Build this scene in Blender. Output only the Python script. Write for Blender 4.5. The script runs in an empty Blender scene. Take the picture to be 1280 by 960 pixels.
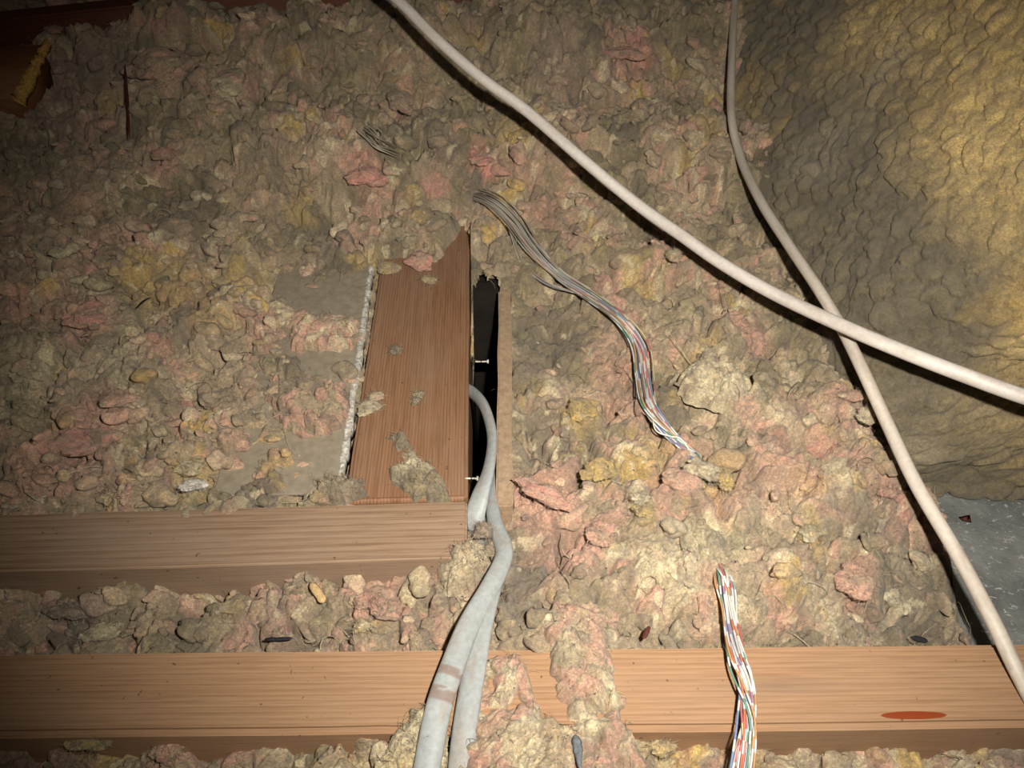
import bpy, bmesh, math, random
import numpy as np
from mathutils import Vector, Matrix
random.seed(7); rng = np.random.default_rng(7)
S = bpy.context.scene
COL = S.collection

# ------------------------------------------------------------ camera, world, flash, exposure
PITCH = math.radians(42.0); F = 1000.0
CAMZ = 0.385
cd = bpy.data.cameras.new('camera'); cam = bpy.data.objects.new('camera', cd); COL.objects.link(cam)
cam.location = (0, 0, CAMZ); cam.rotation_euler = (math.radians(90) - PITCH, 0, 0)
cd.sensor_width = 36; cd.lens = 36 * F / 1280; cd.clip_start = 0.01
S.camera = cam
w = bpy.data.worlds.new('attic_gloom'); S.world = w; w.use_nodes = True
w.node_tree.nodes['Background'].inputs[0].default_value = (0.9, 0.8, 0.7, 1)
w.node_tree.nodes['Background'].inputs[1].default_value = 0.035
ld = bpy.data.lights.new('camera_flash', 'SPOT'); fl = bpy.data.objects.new('camera_flash', ld); COL.objects.link(fl)
ld.energy = 23.0; ld.spot_size = math.radians(90); ld.spot_blend = 1.0; ld.shadow_soft_size = 0.007
ld.color = (1.0, 0.955, 0.87)
fl.location = (0.045, 0.02, CAMZ + 0.03)
fl.rotation_euler = (math.radians(90) - PITCH - math.radians(3), 0, math.radians(-3))
S.view_settings.view_transform = 'Standard'; S.view_settings.look = 'None'
S.view_settings.exposure = 0.0; S.view_settings.gamma = 1.0; S.view_settings.use_curve_mapping = False

# ------------------------------------------------------------ where things stand
UP = np.array([0, math.sin(PITCH), math.cos(PITCH)]); FW = np.array([0, math.cos(PITCH), -math.sin(PITCH)])
EYE = np.array([0, 0, CAMZ])
def ray(px, py):
    return np.array([1.0, 0, 0]) * ((px - 640) / F) + UP * (-(py - 480) / F) + FW
def W(px, py, z=0.0):
    d = ray(px, py); return EYE + d * ((z - CAMZ) / d[2])

# ------------------------------------------------------------ numpy noise
def h3(i, j, k, s=0):
    i = i.astype(np.int64); j = np.asarray(j).astype(np.int64); k = np.asarray(k).astype(np.int64)
    n = (i * 73856093) ^ (j * 19349663) ^ (k * 83492791) ^ (s * 2654435761)
    n &= 0xffffffff
    n = ((n ^ (n >> 15)) * 2246822519) & 0xffffffff
    n = ((n ^ (n >> 13)) * 3266489917) & 0xffffffff
    n ^= n >> 16
    return n / 4294967295.0
def vn3(x, y, z, s=0):
    i = np.floor(x); j = np.floor(y); k = np.floor(z)
    fx, fy, fz = x - i, y - j, z - k
    fx = fx * fx * (3 - 2 * fx); fy = fy * fy * (3 - 2 * fy); fz = fz * fz * (3 - 2 * fz)
    r = 0
    for a in (0, 1):
        wa = fx if a else 1 - fx
        for b in (0, 1):
            wb = fy if b else 1 - fy
            for c in (0, 1):
                r = r + wa * wb * (fz if c else 1 - fz) * h3(i + a, j + b, k + c, s)
    return r * 2 - 1
def vn2(x, y, s=0):
    i = np.floor(x); j = np.floor(y); fx, fy = x - i, y - j
    fx = fx * fx * (3 - 2 * fx); fy = fy * fy * (3 - 2 * fy); z = np.zeros_like(i)
    return ((1 - fx) * (1 - fy) * h3(i, j, z, s) + fx * (1 - fy) * h3(i + 1, j, z, s)
            + (1 - fx) * fy * h3(i, j + 1, z, s) + fx * fy * h3(i + 1, j + 1, z, s)) * 2 - 1
def fbm2(x, y, s=0, o=3):
    r = 0; a = 1
    for q in range(o):
        r = r + a * vn2(x * 2 ** q + 13.7 * q, y * 2 ** q + 7.1 * q, s + q); a *= .5
    return r
def fbm3(x, y, z, s=0, o=3):
    r = 0; a = 1
    for q in range(o):
        r = r + a * vn3(x * 2 ** q, y * 2 ** q, z * 2 ** q, s + q); a *= .5
    return r
def domes(x, y, cell, s, lo=.5, hi=.95, zo=.55, tl=.7):
    """overlapping tilted pillows: height 0..1 and the winner's random id"""
    gx = np.floor(x / cell); gy = np.floor(y / cell)
    best = np.full(x.shape, -1.0); idv = np.zeros(x.shape)
    for di in (-1, 0, 1):
        for dj in (-1, 0, 1):
            i = gx + di; j = gy + dj
            cx = (i + h3(i, j, i * 0, s)) * cell; cy = (j + h3(i, j, i * 0, s + 1)) * cell
            an = h3(i, j, i * 0, s + 2) * math.pi
            rx = cell * (lo + (hi - lo) * h3(i, j, i * 0, s + 3)); ry = rx * (.5 + .5 * h3(i, j, i * 0, s + 4))
            dx = x - cx; dy = y - cy; c = np.cos(an); n = np.sin(an)
            d2 = ((dx * c + dy * n) / rx) ** 2 + ((-dx * n + dy * c) / ry) ** 2
            tilt = ((h3(i, j, i * 0, s + 7) - .5) * dx + (h3(i, j, i * 0, s + 8) - .5) * dy) / cell * tl
            v = np.sqrt(np.clip(1 - d2 * .8, 0, 1)) * (1 - zo) + zo * h3(i, j, i * 0, s + 5) + tilt * (d2 < 1.25)
            v = np.where(d2 < 1.25, v, 0)
            m = v > best
            best = np.where(m, v, best); idv = np.where(m, h3(i, j, i * 0, s + 6), idv)
    return best, idv
def pillows(x, y, cell, s):
    """cobbled cushions with a crease all round: 1 in the middle, 0 at the crease"""
    gx = np.floor(x / cell); gy = np.floor(y / cell); b1 = np.full(x.shape, 9.); b2 = np.full(x.shape, 9.); idv = np.zeros(x.shape)
    for di in (-1, 0, 1):
        for dj in (-1, 0, 1):
            i = gx + di; j = gy + dj; z = i * 0
            cx = (i + .1 + .8 * h3(i, j, z, s)) * cell; cy = (j + .1 + .8 * h3(i, j, z, s + 1)) * cell
            d = np.hypot(x - cx, y - cy) / cell; m = d < b1
            b2 = np.where(m, b1, np.minimum(b2, d)); idv = np.where(m, h3(i, j, z, s + 2), idv); b1 = np.where(m, d, b1)
    e = np.clip((b2 - b1) / .75, 0, 1); return np.sqrt(e * (2 - e)), idv
def sstep(a, b, x):
    t = np.clip((x - a) / (b - a), 0, 1); return t * t * (3 - 2 * t)

# ------------------------------------------------------------ materials
def newmat(name):
    m = bpy.data.materials.new(name); m.use_nodes = True; nt = m.node_tree
    return m, nt, nt.nodes['Principled BSDF']
def nd(nt, t, **kw):
    n = nt.nodes.new(t)
    for k, v in kw.items():
        if k in n.inputs.keys() if isinstance(k, str) else False: n.inputs[k].default_value = v
        else: setattr(n, k, v)
    return n
def sock(n, name, v): n.inputs[name].default_value = v
def ramp(nt, stops):
    r = nt.nodes.new('ShaderNodeValToRGB'); e = r.color_ramp.elements
    while len(e) < len(stops): e.new(.5)
    for q, (p, c) in enumerate(stops):
        e[q].position = p; e[q].color = (c[0], c[1], c[2], 1)
    return r
def mixc(nt, kind, a, b, fac):
    n = nt.nodes.new('ShaderNodeMix'); n.data_type = 'RGBA'; n.blend_type = kind
    for s, v in ((0, fac), (6, a), (7, b)):
        if hasattr(v, 'links'): nt.links.new(v, n.inputs[s])
        elif isinstance(v, (int, float)): n.inputs[s].default_value = v
        else: n.inputs[s].default_value = (v[0], v[1], v[2], 1)
    return n.outputs[2]
def noise(nt, co, scale, detail=4, rough=.6, dist=0, vec=None):
    n = nt.nodes.new('ShaderNodeTexNoise'); sock(n, 'Scale', scale); sock(n, 'Detail', detail); sock(n, 'Roughness', rough); sock(n, 'Distortion', dist)
    if vec:
        mp = nt.nodes.new('ShaderNodeMapping'); mp.inputs['Scale'].default_value = vec; nt.links.new(co, mp.inputs['Vector']); nt.links.new(mp.outputs[0], n.inputs['Vector'])
    else: nt.links.new(co, n.inputs['Vector'])
    return n.outputs['Fac']
def bump(nt, h, strength, dist, prev=None):
    b = nt.nodes.new('ShaderNodeBump'); sock(b, 'Strength', strength); sock(b, 'Distance', dist); nt.links.new(h, b.inputs['Height'])
    if prev is not None: nt.links.new(prev, b.inputs['Normal'])
    return b.outputs[0]

def fluff_mat(name, fib=1.0, rough_dark=.70):
    m, nt, p = newmat(name)
    at = nt.nodes.new('ShaderNodeVertexColor'); at.layer_name = 'Col'
    geo = nt.nodes.new('ShaderNodeNewGeometry'); co = geo.outputs['Position']
    n1 = noise(nt, co, 650, 5, .85)
    n2 = noise(nt, co, 160, 4, .65, 1.5)
    n3 = noise(nt, co, 230, 5, .75, 4.0)                      # tangled strands
    rg = nt.nodes.new('ShaderNodeMath'); rg.operation = 'SUBTRACT'; nt.links.new(n3, rg.inputs[0]); rg.inputs[1].default_value = .5
    ab = nt.nodes.new('ShaderNodeMath'); ab.operation = 'ABSOLUTE'; nt.links.new(rg.outputs[0], ab.inputs[0])
    r3 = ramp(nt, [(.0, (1.75, 1.7, 1.58)), (.035, (1.2, 1.19, 1.17)), (.13, (.80, .78, .75))]); nt.links.new(ab.outputs[0], r3.inputs[0])
    r1 = ramp(nt, [(.32, (.55, .53, .5)), (.66, (1.45, 1.43, 1.4))]); nt.links.new(n1, r1.inputs[0])
    r2 = ramp(nt, [(.32, (.70, .68, .66)), (.66, (1.2, 1.17, 1.12))]); nt.links.new(n2, r2.inputs[0])
    c = mixc(nt, 'MULTIPLY', at.outputs[0], r1.outputs[0], 1.0); c = mixc(nt, 'MULTIPLY', c, r2.outputs[0], 1.0); c = mixc(nt, 'MULTIPLY', c, r3.outputs[0], .9)
    n4 = noise(nt, co, 55, 7, .72, .8); r4 = ramp(nt, [(.44, (0, 0, 0)), (.68, (.5, .5, .5))]); nt.links.new(n4, r4.inputs[0])
    c = mixc(nt, 'MIX', c, (.275, .215, .15), r4.outputs[0])
    nt.links.new(c, p.inputs['Base Color'])
    sock(p, 'Subsurface Weight', .2); sock(p, 'Subsurface Scale', .0018); p.inputs['Subsurface Radius'].default_value = (1, .72, .45)
    sock(p, 'Roughness', 1.0); sock(p, 'Specular IOR Level', .08); sock(p, 'Sheen Weight', .35); sock(p, 'Sheen Roughness', .6)
    f1 = noise(nt, co, 420, 5, .75, 2.5, (1, .35, .8)); f2 = noise(nt, co, 420, 5, .75, 2.5, (.35, 1, .8))
    b = bump(nt, f1, .7 * fib, .0035); b = bump(nt, f2, .6 * fib, .0035, b); b = bump(nt, n1, .7 * fib, .0012, b)
    nt.links.new(b, p.inputs['Normal'])
    return m
def wood_mat(name, light, dark, grain=1.0, dusty=.3, stain=False, ring=150, dist=1.6, dust=(.42, .33, .25)):
    m, nt, p = newmat(name)
    tc = nt.nodes.new('ShaderNodeTexCoord'); co = tc.outputs['Object']
    w1 = nt.nodes.new('ShaderNodeTexWave'); w1.bands_direction = 'Y'; sock(w1, 'Scale', ring); sock(w1, 'Distortion', dist); sock(w1, 'Detail', 3); sock(w1, 'Detail Scale', .6)
    mp = nt.nodes.new('ShaderNodeMapping'); mp.inputs['Scale'].default_value = (.05, 1, 1); nt.links.new(co, mp.inputs['Vector']); nt.links.new(mp.outputs[0], w1.inputs['Vector'])
    n1 = noise(nt, co, 60, 6, .65, .4, (.06, 1, 1)); n2 = noise(nt, co, 900, 3, .7, 0, (.03, 1, 1)); n3 = noise(nt, co, 14, 5, .6, 0, (.4, 1, 1))
    base = ramp(nt, [(.3, dark), (.72, light)]); nt.links.new(n1, base.inputs[0])
    rw = ramp(nt, [(.0, (.62, .54, .48)), (.35, (1, 1, 1))]); nt.links.new(w1.outputs[0], rw.inputs[0])
    c = mixc(nt, 'MULTIPLY', base.outputs[0], rw.outputs[0], .62 * grain)
    rn = ramp(nt, [(.38, (.55, .5, .45)), (.55, (1.08, 1.08, 1.08))]); nt.links.new(n2, rn.inputs[0]); c = mixc(nt, 'MULTIPLY', c, rn.outputs[0], .55 * grain)
    rd = ramp(nt, [(.42, (0, 0, 0)), (.68, (1, 1, 1))]); nt.links.new(n3, rd.inputs[0])
    fac = nt.nodes.new('ShaderNodeMath'); fac.operation = 'MULTIPLY'; nt.links.new(rd.outputs[0], fac.inputs[0]); fac.inputs[1].default_value = dusty
    c = mixc(nt, 'MIX', c, dust, fac.outputs[0])
    sp = noise(nt, co, 260, 2, .5); rs = ramp(nt, [(.24, (.25, .18, .14)), (.28, (1, 1, 1))]); nt.links.new(sp, rs.inputs[0]); c = mixc(nt, 'MULTIPLY', c, rs.outputs[0], .7)
    if stain:
        for (sx, sy, lx, ly, colr) in stain:
            mp2 = nt.nodes.new('ShaderNodeMapping'); mp2.vector_type = 'TEXTURE'; mp2.inputs['Location'].default_value = (sx, sy, 0); mp2.inputs['Scale'].default_value = (lx, ly, 1)
            nt.links.new(co, mp2.inputs['Vector'])
            vm = nt.nodes.new('ShaderNodeVectorMath'); vm.operation = 'MULTIPLY'; nt.links.new(mp2.outputs[0], vm.inputs[0]); vm.inputs[1].default_value = (1, 1, 0)
            ln = nt.nodes.new('ShaderNodeVectorMath'); ln.operation = 'LENGTH'; nt.links.new(vm.outputs[0], ln.inputs[0])
            ad = nt.nodes.new('ShaderNodeMath'); ad.operation = 'ADD'; nt.links.new(ln.outputs['Value'], ad.inputs[0])
            ml = nt.nodes.new('ShaderNodeMath'); ml.operation = 'MULTIPLY'; nt.links.new(n1, ml.inputs[0]); ml.inputs[1].default_value = .8; nt.links.new(ml.outputs[0], ad.inputs[1])
            rr = ramp(nt, [(.95, (1, 1, 1)), (1.0, (0, 0, 0))]) if colr[0] > .2 and colr[2] < .05 else ramp(nt, [(.4, (.55, .55, .55)), (1.0, (0, 0, 0))])
            mm = nt.nodes.new('ShaderNodeMath'); mm.operation = 'MULTIPLY'; mm.inputs[1].default_value = .8; nt.links.new(ad.outputs[0], mm.inputs[0]); nt.links.new(mm.outputs[0], rr.inputs[0])
            c = mixc(nt, 'MIX', c, colr, rr.outputs[0])
    nt.links.new(c, p.inputs['Base Color']); sock(p, 'Roughness', .72); sock(p, 'Specular IOR Level', .25)
    b = bump(nt, n2, .25, .0006); b = bump(nt, w1.outputs[0], .12, .0008, b); nt.links.new(b, p.inputs['Normal'])
    return m
def plain_mat(name, col, rough=.6, spec=.3, var=.15, scale=200, bmp=.1, attr=False, metal=0):
    m, nt, p = newmat(name)
    geo = nt.nodes.new('ShaderNodeNewGeometry'); n1 = noise(nt, geo.outputs['Position'], scale, 5, .7)
    r = ramp(nt, [(.3, (1 - 2 * var,) * 3), (.7, (1 + var,) * 3)]); nt.links.new(n1, r.inputs[0])
    if attr:
        at = nt.nodes.new('ShaderNodeVertexColor'); at.layer_name = 'Col'; src = at.outputs[0]
    else: src = col
    nt.links.new(mixc(nt, 'MULTIPLY', src, r.outputs[0], 1.0), p.inputs['Base Color'])
    sock(p, 'Roughness', rough); sock(p, 'Specular IOR Level', spec); sock(p, 'Metallic', metal)
    nt.links.new(bump(nt, n1, bmp, .001), p.inputs['Normal'])
    return m
M_FLUFF = fluff_mat('loose_insulation')
M_BATT = fluff_mat('mineral_wool', 1.0, .68)
M_BOARD = wood_mat('reddish_board', (.30, .17, .095), (.225, .11, .057), .85, .55, ring=150, dust=(.27, .19, .13))
M_J2 = wood_mat('pale_joist', (.33, .22, .145), (.26, .165, .10), .8, .6, ring=66, dist=1.2, dust=(.31, .225, .165))
M_J1 = wood_mat('salmon_joist', (.385, .232, .132), (.335, .19, .10), .6, .4, ring=105, dist=1.0, dust=(.32, .21, .13),
                stain=[(.197, -.0165, .020, .0025, (.23, .04, .008)), (.135, -.001, .055, .008, (.20, .135, .09))])
M_RED = wood_mat('dark_red_wood', (.16, .05, .022), (.10, .03, .014), .8, .1, ring=120)
M_ORG = wood_mat('orange_wood', (.27, .11, .035), (.17, .06, .018), .8, .1, ring=160)
M_CUT = plain_mat('splintered_wood', (.62, .37, .10), .9, .1, .35, 500, .6)
M_FIB = plain_mat('fibreboard', (.36, .25, .16), .9, .1, .16, 260, .3)
M_PAPER = plain_mat('grey_ceiling_paper', (.30, .25, .18), .95, .1, .14, 130, .15)
M_GYP = plain_mat('torn_white_gypsum', (.62, .58, .5), .95, .1, .4, 420, .6)
M_WHITE = plain_mat('white_cable_jacket', (.80, .74, .66), .5, .35, .07, 350, .04, attr=True)
M_GREY = plain_mat('grey_cable_jacket', (.5, .52, .53), .5, .35, .1, 300, .06, attr=True)
M_WIRE = plain_mat('wire_insulation', (.5, .5, .5), .4, .4, .08, 700, .02, attr=True)
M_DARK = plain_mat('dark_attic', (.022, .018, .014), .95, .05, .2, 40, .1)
M_CHIP = plain_mat('dark_chip', (.10, .03, .02), .7, .2, .3, 600, .3)
M_BLACK = plain_mat('black_flake', (.02, .022, .025), .5, .4, .3, 600, .3)
M_SLATE = plain_mat('slate_flake', (.14, .15, .16), .6, .3, .3, 600, .4)
M_STRAW = plain_mat('straw_splinter', (.66, .45, .22), .8, .2, .25, 500, .3)
M_SHEET, _nt, _p = newmat('dusty_grey_sheet')
_g = _nt.nodes.new('ShaderNodeNewGeometry'); _c = _g.outputs['Position']
_a = noise(_nt, _c, 22, 6, .65); _r = ramp(_nt, [(.3, (.12, .125, .115)), (.5, (.20, .205, .19)), (.72, (.32, .32, .29))]); _nt.links.new(_a, _r.inputs[0])
_b = noise(_nt, _c, 330, 3, .7, .5, (.5, 1, 1)); _rb = ramp(_nt, [(.60, (0, 0, 0)), (.68, (1, 1, 1))]); _nt.links.new(_b, _rb.inputs[0])
_nt.links.new(mixc(_nt, 'MIX', _r.outputs[0], (.52, .52, .5), _rb.outputs[0]), _p.inputs['Base Color'])  # pale flecks are glints painted into the base colour
sock(_p, 'Roughness', .55); sock(_p, 'Specular IOR Level', .4)
_nt.links.new(bump(_nt, _a, .4, .01, bump(_nt, _b, .3, .001)), _p.inputs['Normal'])

# ------------------------------------------------------------ mesh helpers
def tag(o, label=None, cat=None, group=None, kind=None):
    if label: o['label'] = label
    if cat: o['category'] = cat
    if group: o['group'] = group
    if kind: o['kind'] = kind
    return o
def mesh_np(name, V, Q, mat, cols=None, smooth=True, parent=None, tris=False, loc=None):
    V = np.asarray(V, dtype=np.float64); Q = np.asarray(Q, dtype=np.int32); k = Q.shape[1]
    if loc is not None: V = V - np.asarray(loc)
    me = bpy.data.meshes.new(name)
    me.vertices.add(len(V)); me.vertices.foreach_set('co', V.ravel())
    me.loops.add(Q.size); me.loops.foreach_set('vertex_index', Q.ravel())
    me.polygons.add(len(Q)); me.polygons.foreach_set('loop_start', np.arange(0, Q.size, k, dtype=np.int32))
    me.polygons.foreach_set('loop_total', np.full(len(Q), k, dtype=np.int32))
    if smooth: me.polygons.foreach_set('use_smooth', np.ones(len(Q), dtype=bool))
    me.update(calc_edges=True); me.validate()
    if cols is not None:
        a = me.color_attributes.new('Col', 'FLOAT_COLOR', 'POINT')
        c = np.ones((len(V), 4)); c[:, :3] = cols; a.data.foreach_set('color', c.ravel())
    me.materials.append(mat)
    o = bpy.data.objects.new(name, me); COL.objects.link(o)
    if loc is not None: o.location = loc
    if parent: o.parent = parent
    return o
def join_np(parts):
    """parts: list of (V, Tri, C) -> merged"""
    vs, ts, cs = [], [], []; n = 0
    for V, T, C in parts:
        vs.append(V); ts.append(T + n); cs.append(C); n += len(V)
    return np.concatenate(vs), np.concatenate(ts), np.concatenate(cs)
def quads_to_tris(Q): return np.concatenate([Q[:, [0, 1, 2]], Q[:, [0, 2, 3]]])
def box(name, loc, size, mat, rotz=0, bev=.0015, seg=2, parent=None, rough=0, rot=None):
    bm = bmesh.new(); bmesh.ops.create_cube(bm, size=1); bmesh.ops.scale(bm, vec=size, verts=bm.verts)
    if rough:
        long = [e for e in bm.edges if abs((e.verts[0].co - e.verts[1].co).x) > size[0] * .5]
        bmesh.ops.subdivide_edges(bm, edges=long, cuts=40)
        for v in bm.verts:
            v.co.y += rough * (vn2(np.array([v.co.x * 30.]), np.array([v.co.z * 9 + v.co.y * 50.]), 5)[0]); v.co.z += rough * .6 * vn2(np.array([v.co.x * 25.]), np.array([v.co.y * 70.]), 9)[0]
        if bev: bmesh.ops.bevel(bm, geom=[e for e in bm.edges if e.calc_face_angle(0) > .6], offset=bev, segments=seg, affect='EDGES')
    elif bev: bmesh.ops.bevel(bm, geom=bm.edges[:], offset=bev, segments=seg, affect='EDGES')
    me = bpy.data.meshes.new(name); bm.to_mesh(me); bm.free(); me.materials.append(mat)
    o = bpy.data.objects.new(name, me); COL.objects.link(o); o.location = loc; o.rotation_euler = rot or (0, 0, rotz)
    if parent: o.parent = parent
    return o
def cr(P, n):
    """Catmull-Rom through rows of P"""
    P = np.asarray(P, float); P = np.vstack([2 * P[0] - P[1], P, 2 * P[-1] - P[-2]])
    out = []
    for i in range(1, len(P) - 2):
        t = np.linspace(0, 1, n, endpoint=False)[:, None]
        a, b, c, d = P[i - 1], P[i], P[i + 1], P[i + 2]
        out.append(.5 * (2 * b + (c - a) * t + (2 * a - 5 * b + 4 * c - d) * t ** 2 + (3 * b - a - 3 * c + d) * t ** 3))
    out.append(P[-2][None]); return np.vstack(out)
def tube(path, rw, rt=None, wdir=None, sides=14):
    """closed tube, elliptical: half width rw along wdir, half thickness rt"""
    n = len(path); T = np.gradient(path, axis=0); T /= np.linalg.norm(T, axis=1)[:, None]
    wd = np.tile(np.array([1., 0, 0]), (n, 1)) if wdir is None else np.asarray(wdir, float)
    if wd.ndim == 1: wd = np.tile(wd, (n, 1))
    A = wd - (wd * T).sum(1)[:, None] * T; A /= np.linalg.norm(A, axis=1)[:, None]; B = np.cross(T, A)
    rw = np.broadcast_to(rw, n); rt = rw if rt is None else np.broadcast_to(rt, n)
    an = np.linspace(0, 2 * math.pi, sides, endpoint=False)
    V = path[:, None, :] + A[:, None, :] * (np.cos(an)[None, :, None] * rw[:, None, None]) + B[:, None, :] * (np.sin(an)[None, :, None] * rt[:, None, None])
    V = V.reshape(-1, 3)
    i = np.arange(n - 1)[:, None] * sides; j = np.arange(sides)[None, :]; j2 = (j + 1) % sides
    Q = np.stack([i + j, i + j2, i + sides + j2, i + sides + j], -1).reshape(-1, 4)
    V = np.vstack([V, path[0], path[-1]]); a0 = len(V) - 2; a1 = a0 + 1; jj = np.arange(sides); k2 = (jj + 1) % sides
    caps = np.concatenate([np.stack([np.full(sides, a0), k2, jj], -1), np.stack([np.full(sides, a1), (n - 1) * sides + jj, (n - 1) * sides + k2], -1)])
    return V, np.concatenate([quads_to_tris(Q), caps])
def fibres(P, N, L, r, col, seed=0, up=.5, K=6):
    """N curly 3-sided hairs starting at P"""
    g = np.random.default_rng(seed); n = len(P)
    d = g.normal(size=(n, 3)); d /= np.linalg.norm(d, axis=1)[:, None]; d[:, 2] = np.abs(d[:, 2]) * up + .02
    d += N * .25 * up; d /= np.linalg.norm(d, axis=1)[:, None]
    ax = g.normal(size=(n, 3)); ax /= np.linalg.norm(ax, axis=1)[:, None]
    cur = P.copy(); pts = [cur.copy()]; st = (L / (K - 1))[:, None]
    bend = g.uniform(-.9, .9, (n, 1))
    for k in range(K - 1):
        d = d + np.cross(ax, d) * bend + g.normal(size=(n, 3)) * .12; d[:, 2] -= .14
        d /= np.linalg.norm(d, axis=1)[:, None]; cur = cur + d * st; pts.append(cur.copy())
    pts = np.stack(pts, 1)
    T = np.gradient(pts, axis=1); T /= np.linalg.norm(T, axis=2)[..., None] + 1e-9
    A = np.cross(T, np.array([0.3, .2, 1.])); A /= np.linalg.norm(A, axis=2)[..., None] + 1e-9; B = np.cross(T, A)
    an = np.array([0, 2.094, 4.189]); rr = (r[:, None] * np.linspace(1, .35, K)[None, :])[:, :, None, None]
    V = pts[:, :, None, :] + rr * (A[:, :, None, :] * np.cos(an)[None, None, :, None] + B[:, :, None, :] * np.sin(an)[None, None, :, None])
    V = V.reshape(-1, 3)
    base = (np.arange(n) * K * 3)[:, None, None]; kk = (np.arange(K - 1) * 3)[None, :, None]; s = np.arange(3)[None, None, :]; s2 = (s + 1) % 3
    Q = np.stack([base + kk + s, base + kk + s2, base + kk + 3 + s2, base + kk + 3 + s], -1).reshape(-1, 4)
    return V, quads_to_tris(Q), np.repeat(col, K * 3, axis=0)
def specks(P, r, col, seed=0):
    g = np.random.default_rng(seed); n = len(P)
    t = np.array([[1, 1, 1], [1, -1, -1], [-1, 1, -1], [-1, -1, 1.]]) * .6
    V = (P[:, None, :] + t[None] * r[:, None, None] * g.uniform(.5, 1.5, (n, 1, 3))).reshape(-1, 3)
    T = (np.arange(n)[:, None, None] * 4 + np.array([[0, 1, 2], [0, 3, 1], [0, 2, 3], [1, 3, 2]])[None]).reshape(-1, 3)
    return V, T, np.repeat(col, 4, axis=0)

# ------------------------------------------------------------ palette of the dyed and dusty wool (albedo)
TAN = (.43, .335, .215); PNK = (.62, .355, .265); HOT = (.74, .32, .265); OCH = (.57, .40, .135); CRM = (.68, .59, .40)
GRY = (.19, .15, .095); OLV = (.30, .245, .13); MAU = (.33, .24, .19); WHT = (.9, .87, .8); DGR = (.13, .11, .08)
PAL = dict(T=TAN, P=PNK, H=HOT, Y=OCH, C=CRM, G=GRY, O=OLV, M=MAU, W=WHT, D=DGR)

# ------------------------------------------------------------ joists, board, plank
def joist(name, bl, br, fr_, mat, h, ext_l, ext_r, label, z=0.0, bev=.003, rough=.0006):
    a, b, c = W(*bl, z), W(*br, z), W(*fr_, z)
    d = (b - a)[:2]; L = np.linalg.norm(d); d /= L; n = np.array([d[1], -d[0]])
    wdt = abs(np.dot((c - b)[:2], n)); rz = math.atan2(d[1], d[0])
    a2 = a[:2] - d * ext_l; b2 = b[:2] + d * ext_r
    cen = (a2 + b2) / 2 + n * wdt / 2; Ln = np.linalg.norm(b2 - a2)
    o = box(name, (cen[0], cen[1], z - h / 2), (Ln, wdt, h), mat, rz, bev, 3, None, rough)
    if label: tag(o, label, 'joist')
    return o, (cen, d, n, Ln / 2, wdt / 2)
J1, f1 = joist('ceiling_joist', (0, 815), (1275, 803), (1280, 907), M_J1, .095, .25, .25,
               'pale salmon wooden joist crossing the whole foreground under the grey cables')
J2, f2 = joist('ceiling_joist', (0, 642), (584, 626), (583, 697), M_J2, .095, .25, 0,
               'grained brown wooden joist on the left, ending squarely beside the grey cables', bev=.0014)
# the flat board running away from the second joist
ba, bb, bc, be = W(441, 622), W(585, 622), W(594, 318), W(473, 345)
bd = ((bc - bb)[:2] + (be - ba)[:2]); bd /= np.linalg.norm(bd); bn = np.array([bd[1], -bd[0]])
bw = .0765; bx0 = bb[:2] - bn * bw / 2; bl = .42
bcen = bx0 + bd * bl / 2 + bd * .001
BOARD = box('wooden_board', (bcen[0], bcen[1], -.0455), (bl, bw, .088), M_BOARD, math.atan2(bd[1], bd[0]), .0025, 3, None, .0004)
tag(BOARD, 'reddish brown wooden board running back from the shorter joist, scattered with tufts', 'board')
fB = (bcen, bd, bn, bl / 2, bw / 2)
# upright fibreboard strip on the far side of the dark gap
pa, pb = W(620, 632, -.002), W(623, 362, -.002); pd = (pb - pa)[:2]; pl = np.linalg.norm(pd); pd /= pl; pn = np.array([pd[1], -pd[0]])
pw = .0105; pcen = (pa[:2] + pb[:2]) / 2 + pn * pw / 2
PLK = box('fibreboard_strip', (pcen[0], pcen[1], -.152), (pl, pw, .30), M_FIB, math.atan2(pd[1], pd[0]), .0012, 2, None, .0012)
tag(PLK, 'thin tan fibreboard strip standing on edge along the dark gap', 'board')
fP = (pcen, pd, pn, pl / 2, pw / 2)
def inside(f, x, y, mg=0.0):
    c, d, n, hl, hw = f; u = (x - c[0]) * d[0] + (y - c[1]) * d[1]; v = (x - c[0]) * n[0] + (y - c[1]) * n[1]
    return (np.abs(u) < hl + mg) & (np.abs(v) < hw + mg)
# plasterboard left of the board
qa, qb = W(428, 606, -.001), W(464, 352, -.001); qd = (qb - qa)[:2]; ql = np.linalg.norm(qd); qd /= ql; qn = np.array([qd[1], -qd[0]])
ql2 = ql + .08; qw = .08; qc = qa[:2] + qd * ql2 / 2 - qn * qw / 2 - qd * .006
PB = bpy.data.objects.new('plasterboard_sheet', None); COL.objects.link(PB); PB.location = (qc[0], qc[1], -.013)
PB.rotation_euler = (0, 0, math.atan2(qd[1], qd[0]))
tag(PB, 'grey paper-faced plasterboard sheet with torn white edge left of the brown board', 'plasterboard')
box('paper_face', (0, .0018, .0112), (ql2, qw - .0036, .0016), M_PAPER, 0, .0003, 1, PB)
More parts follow.
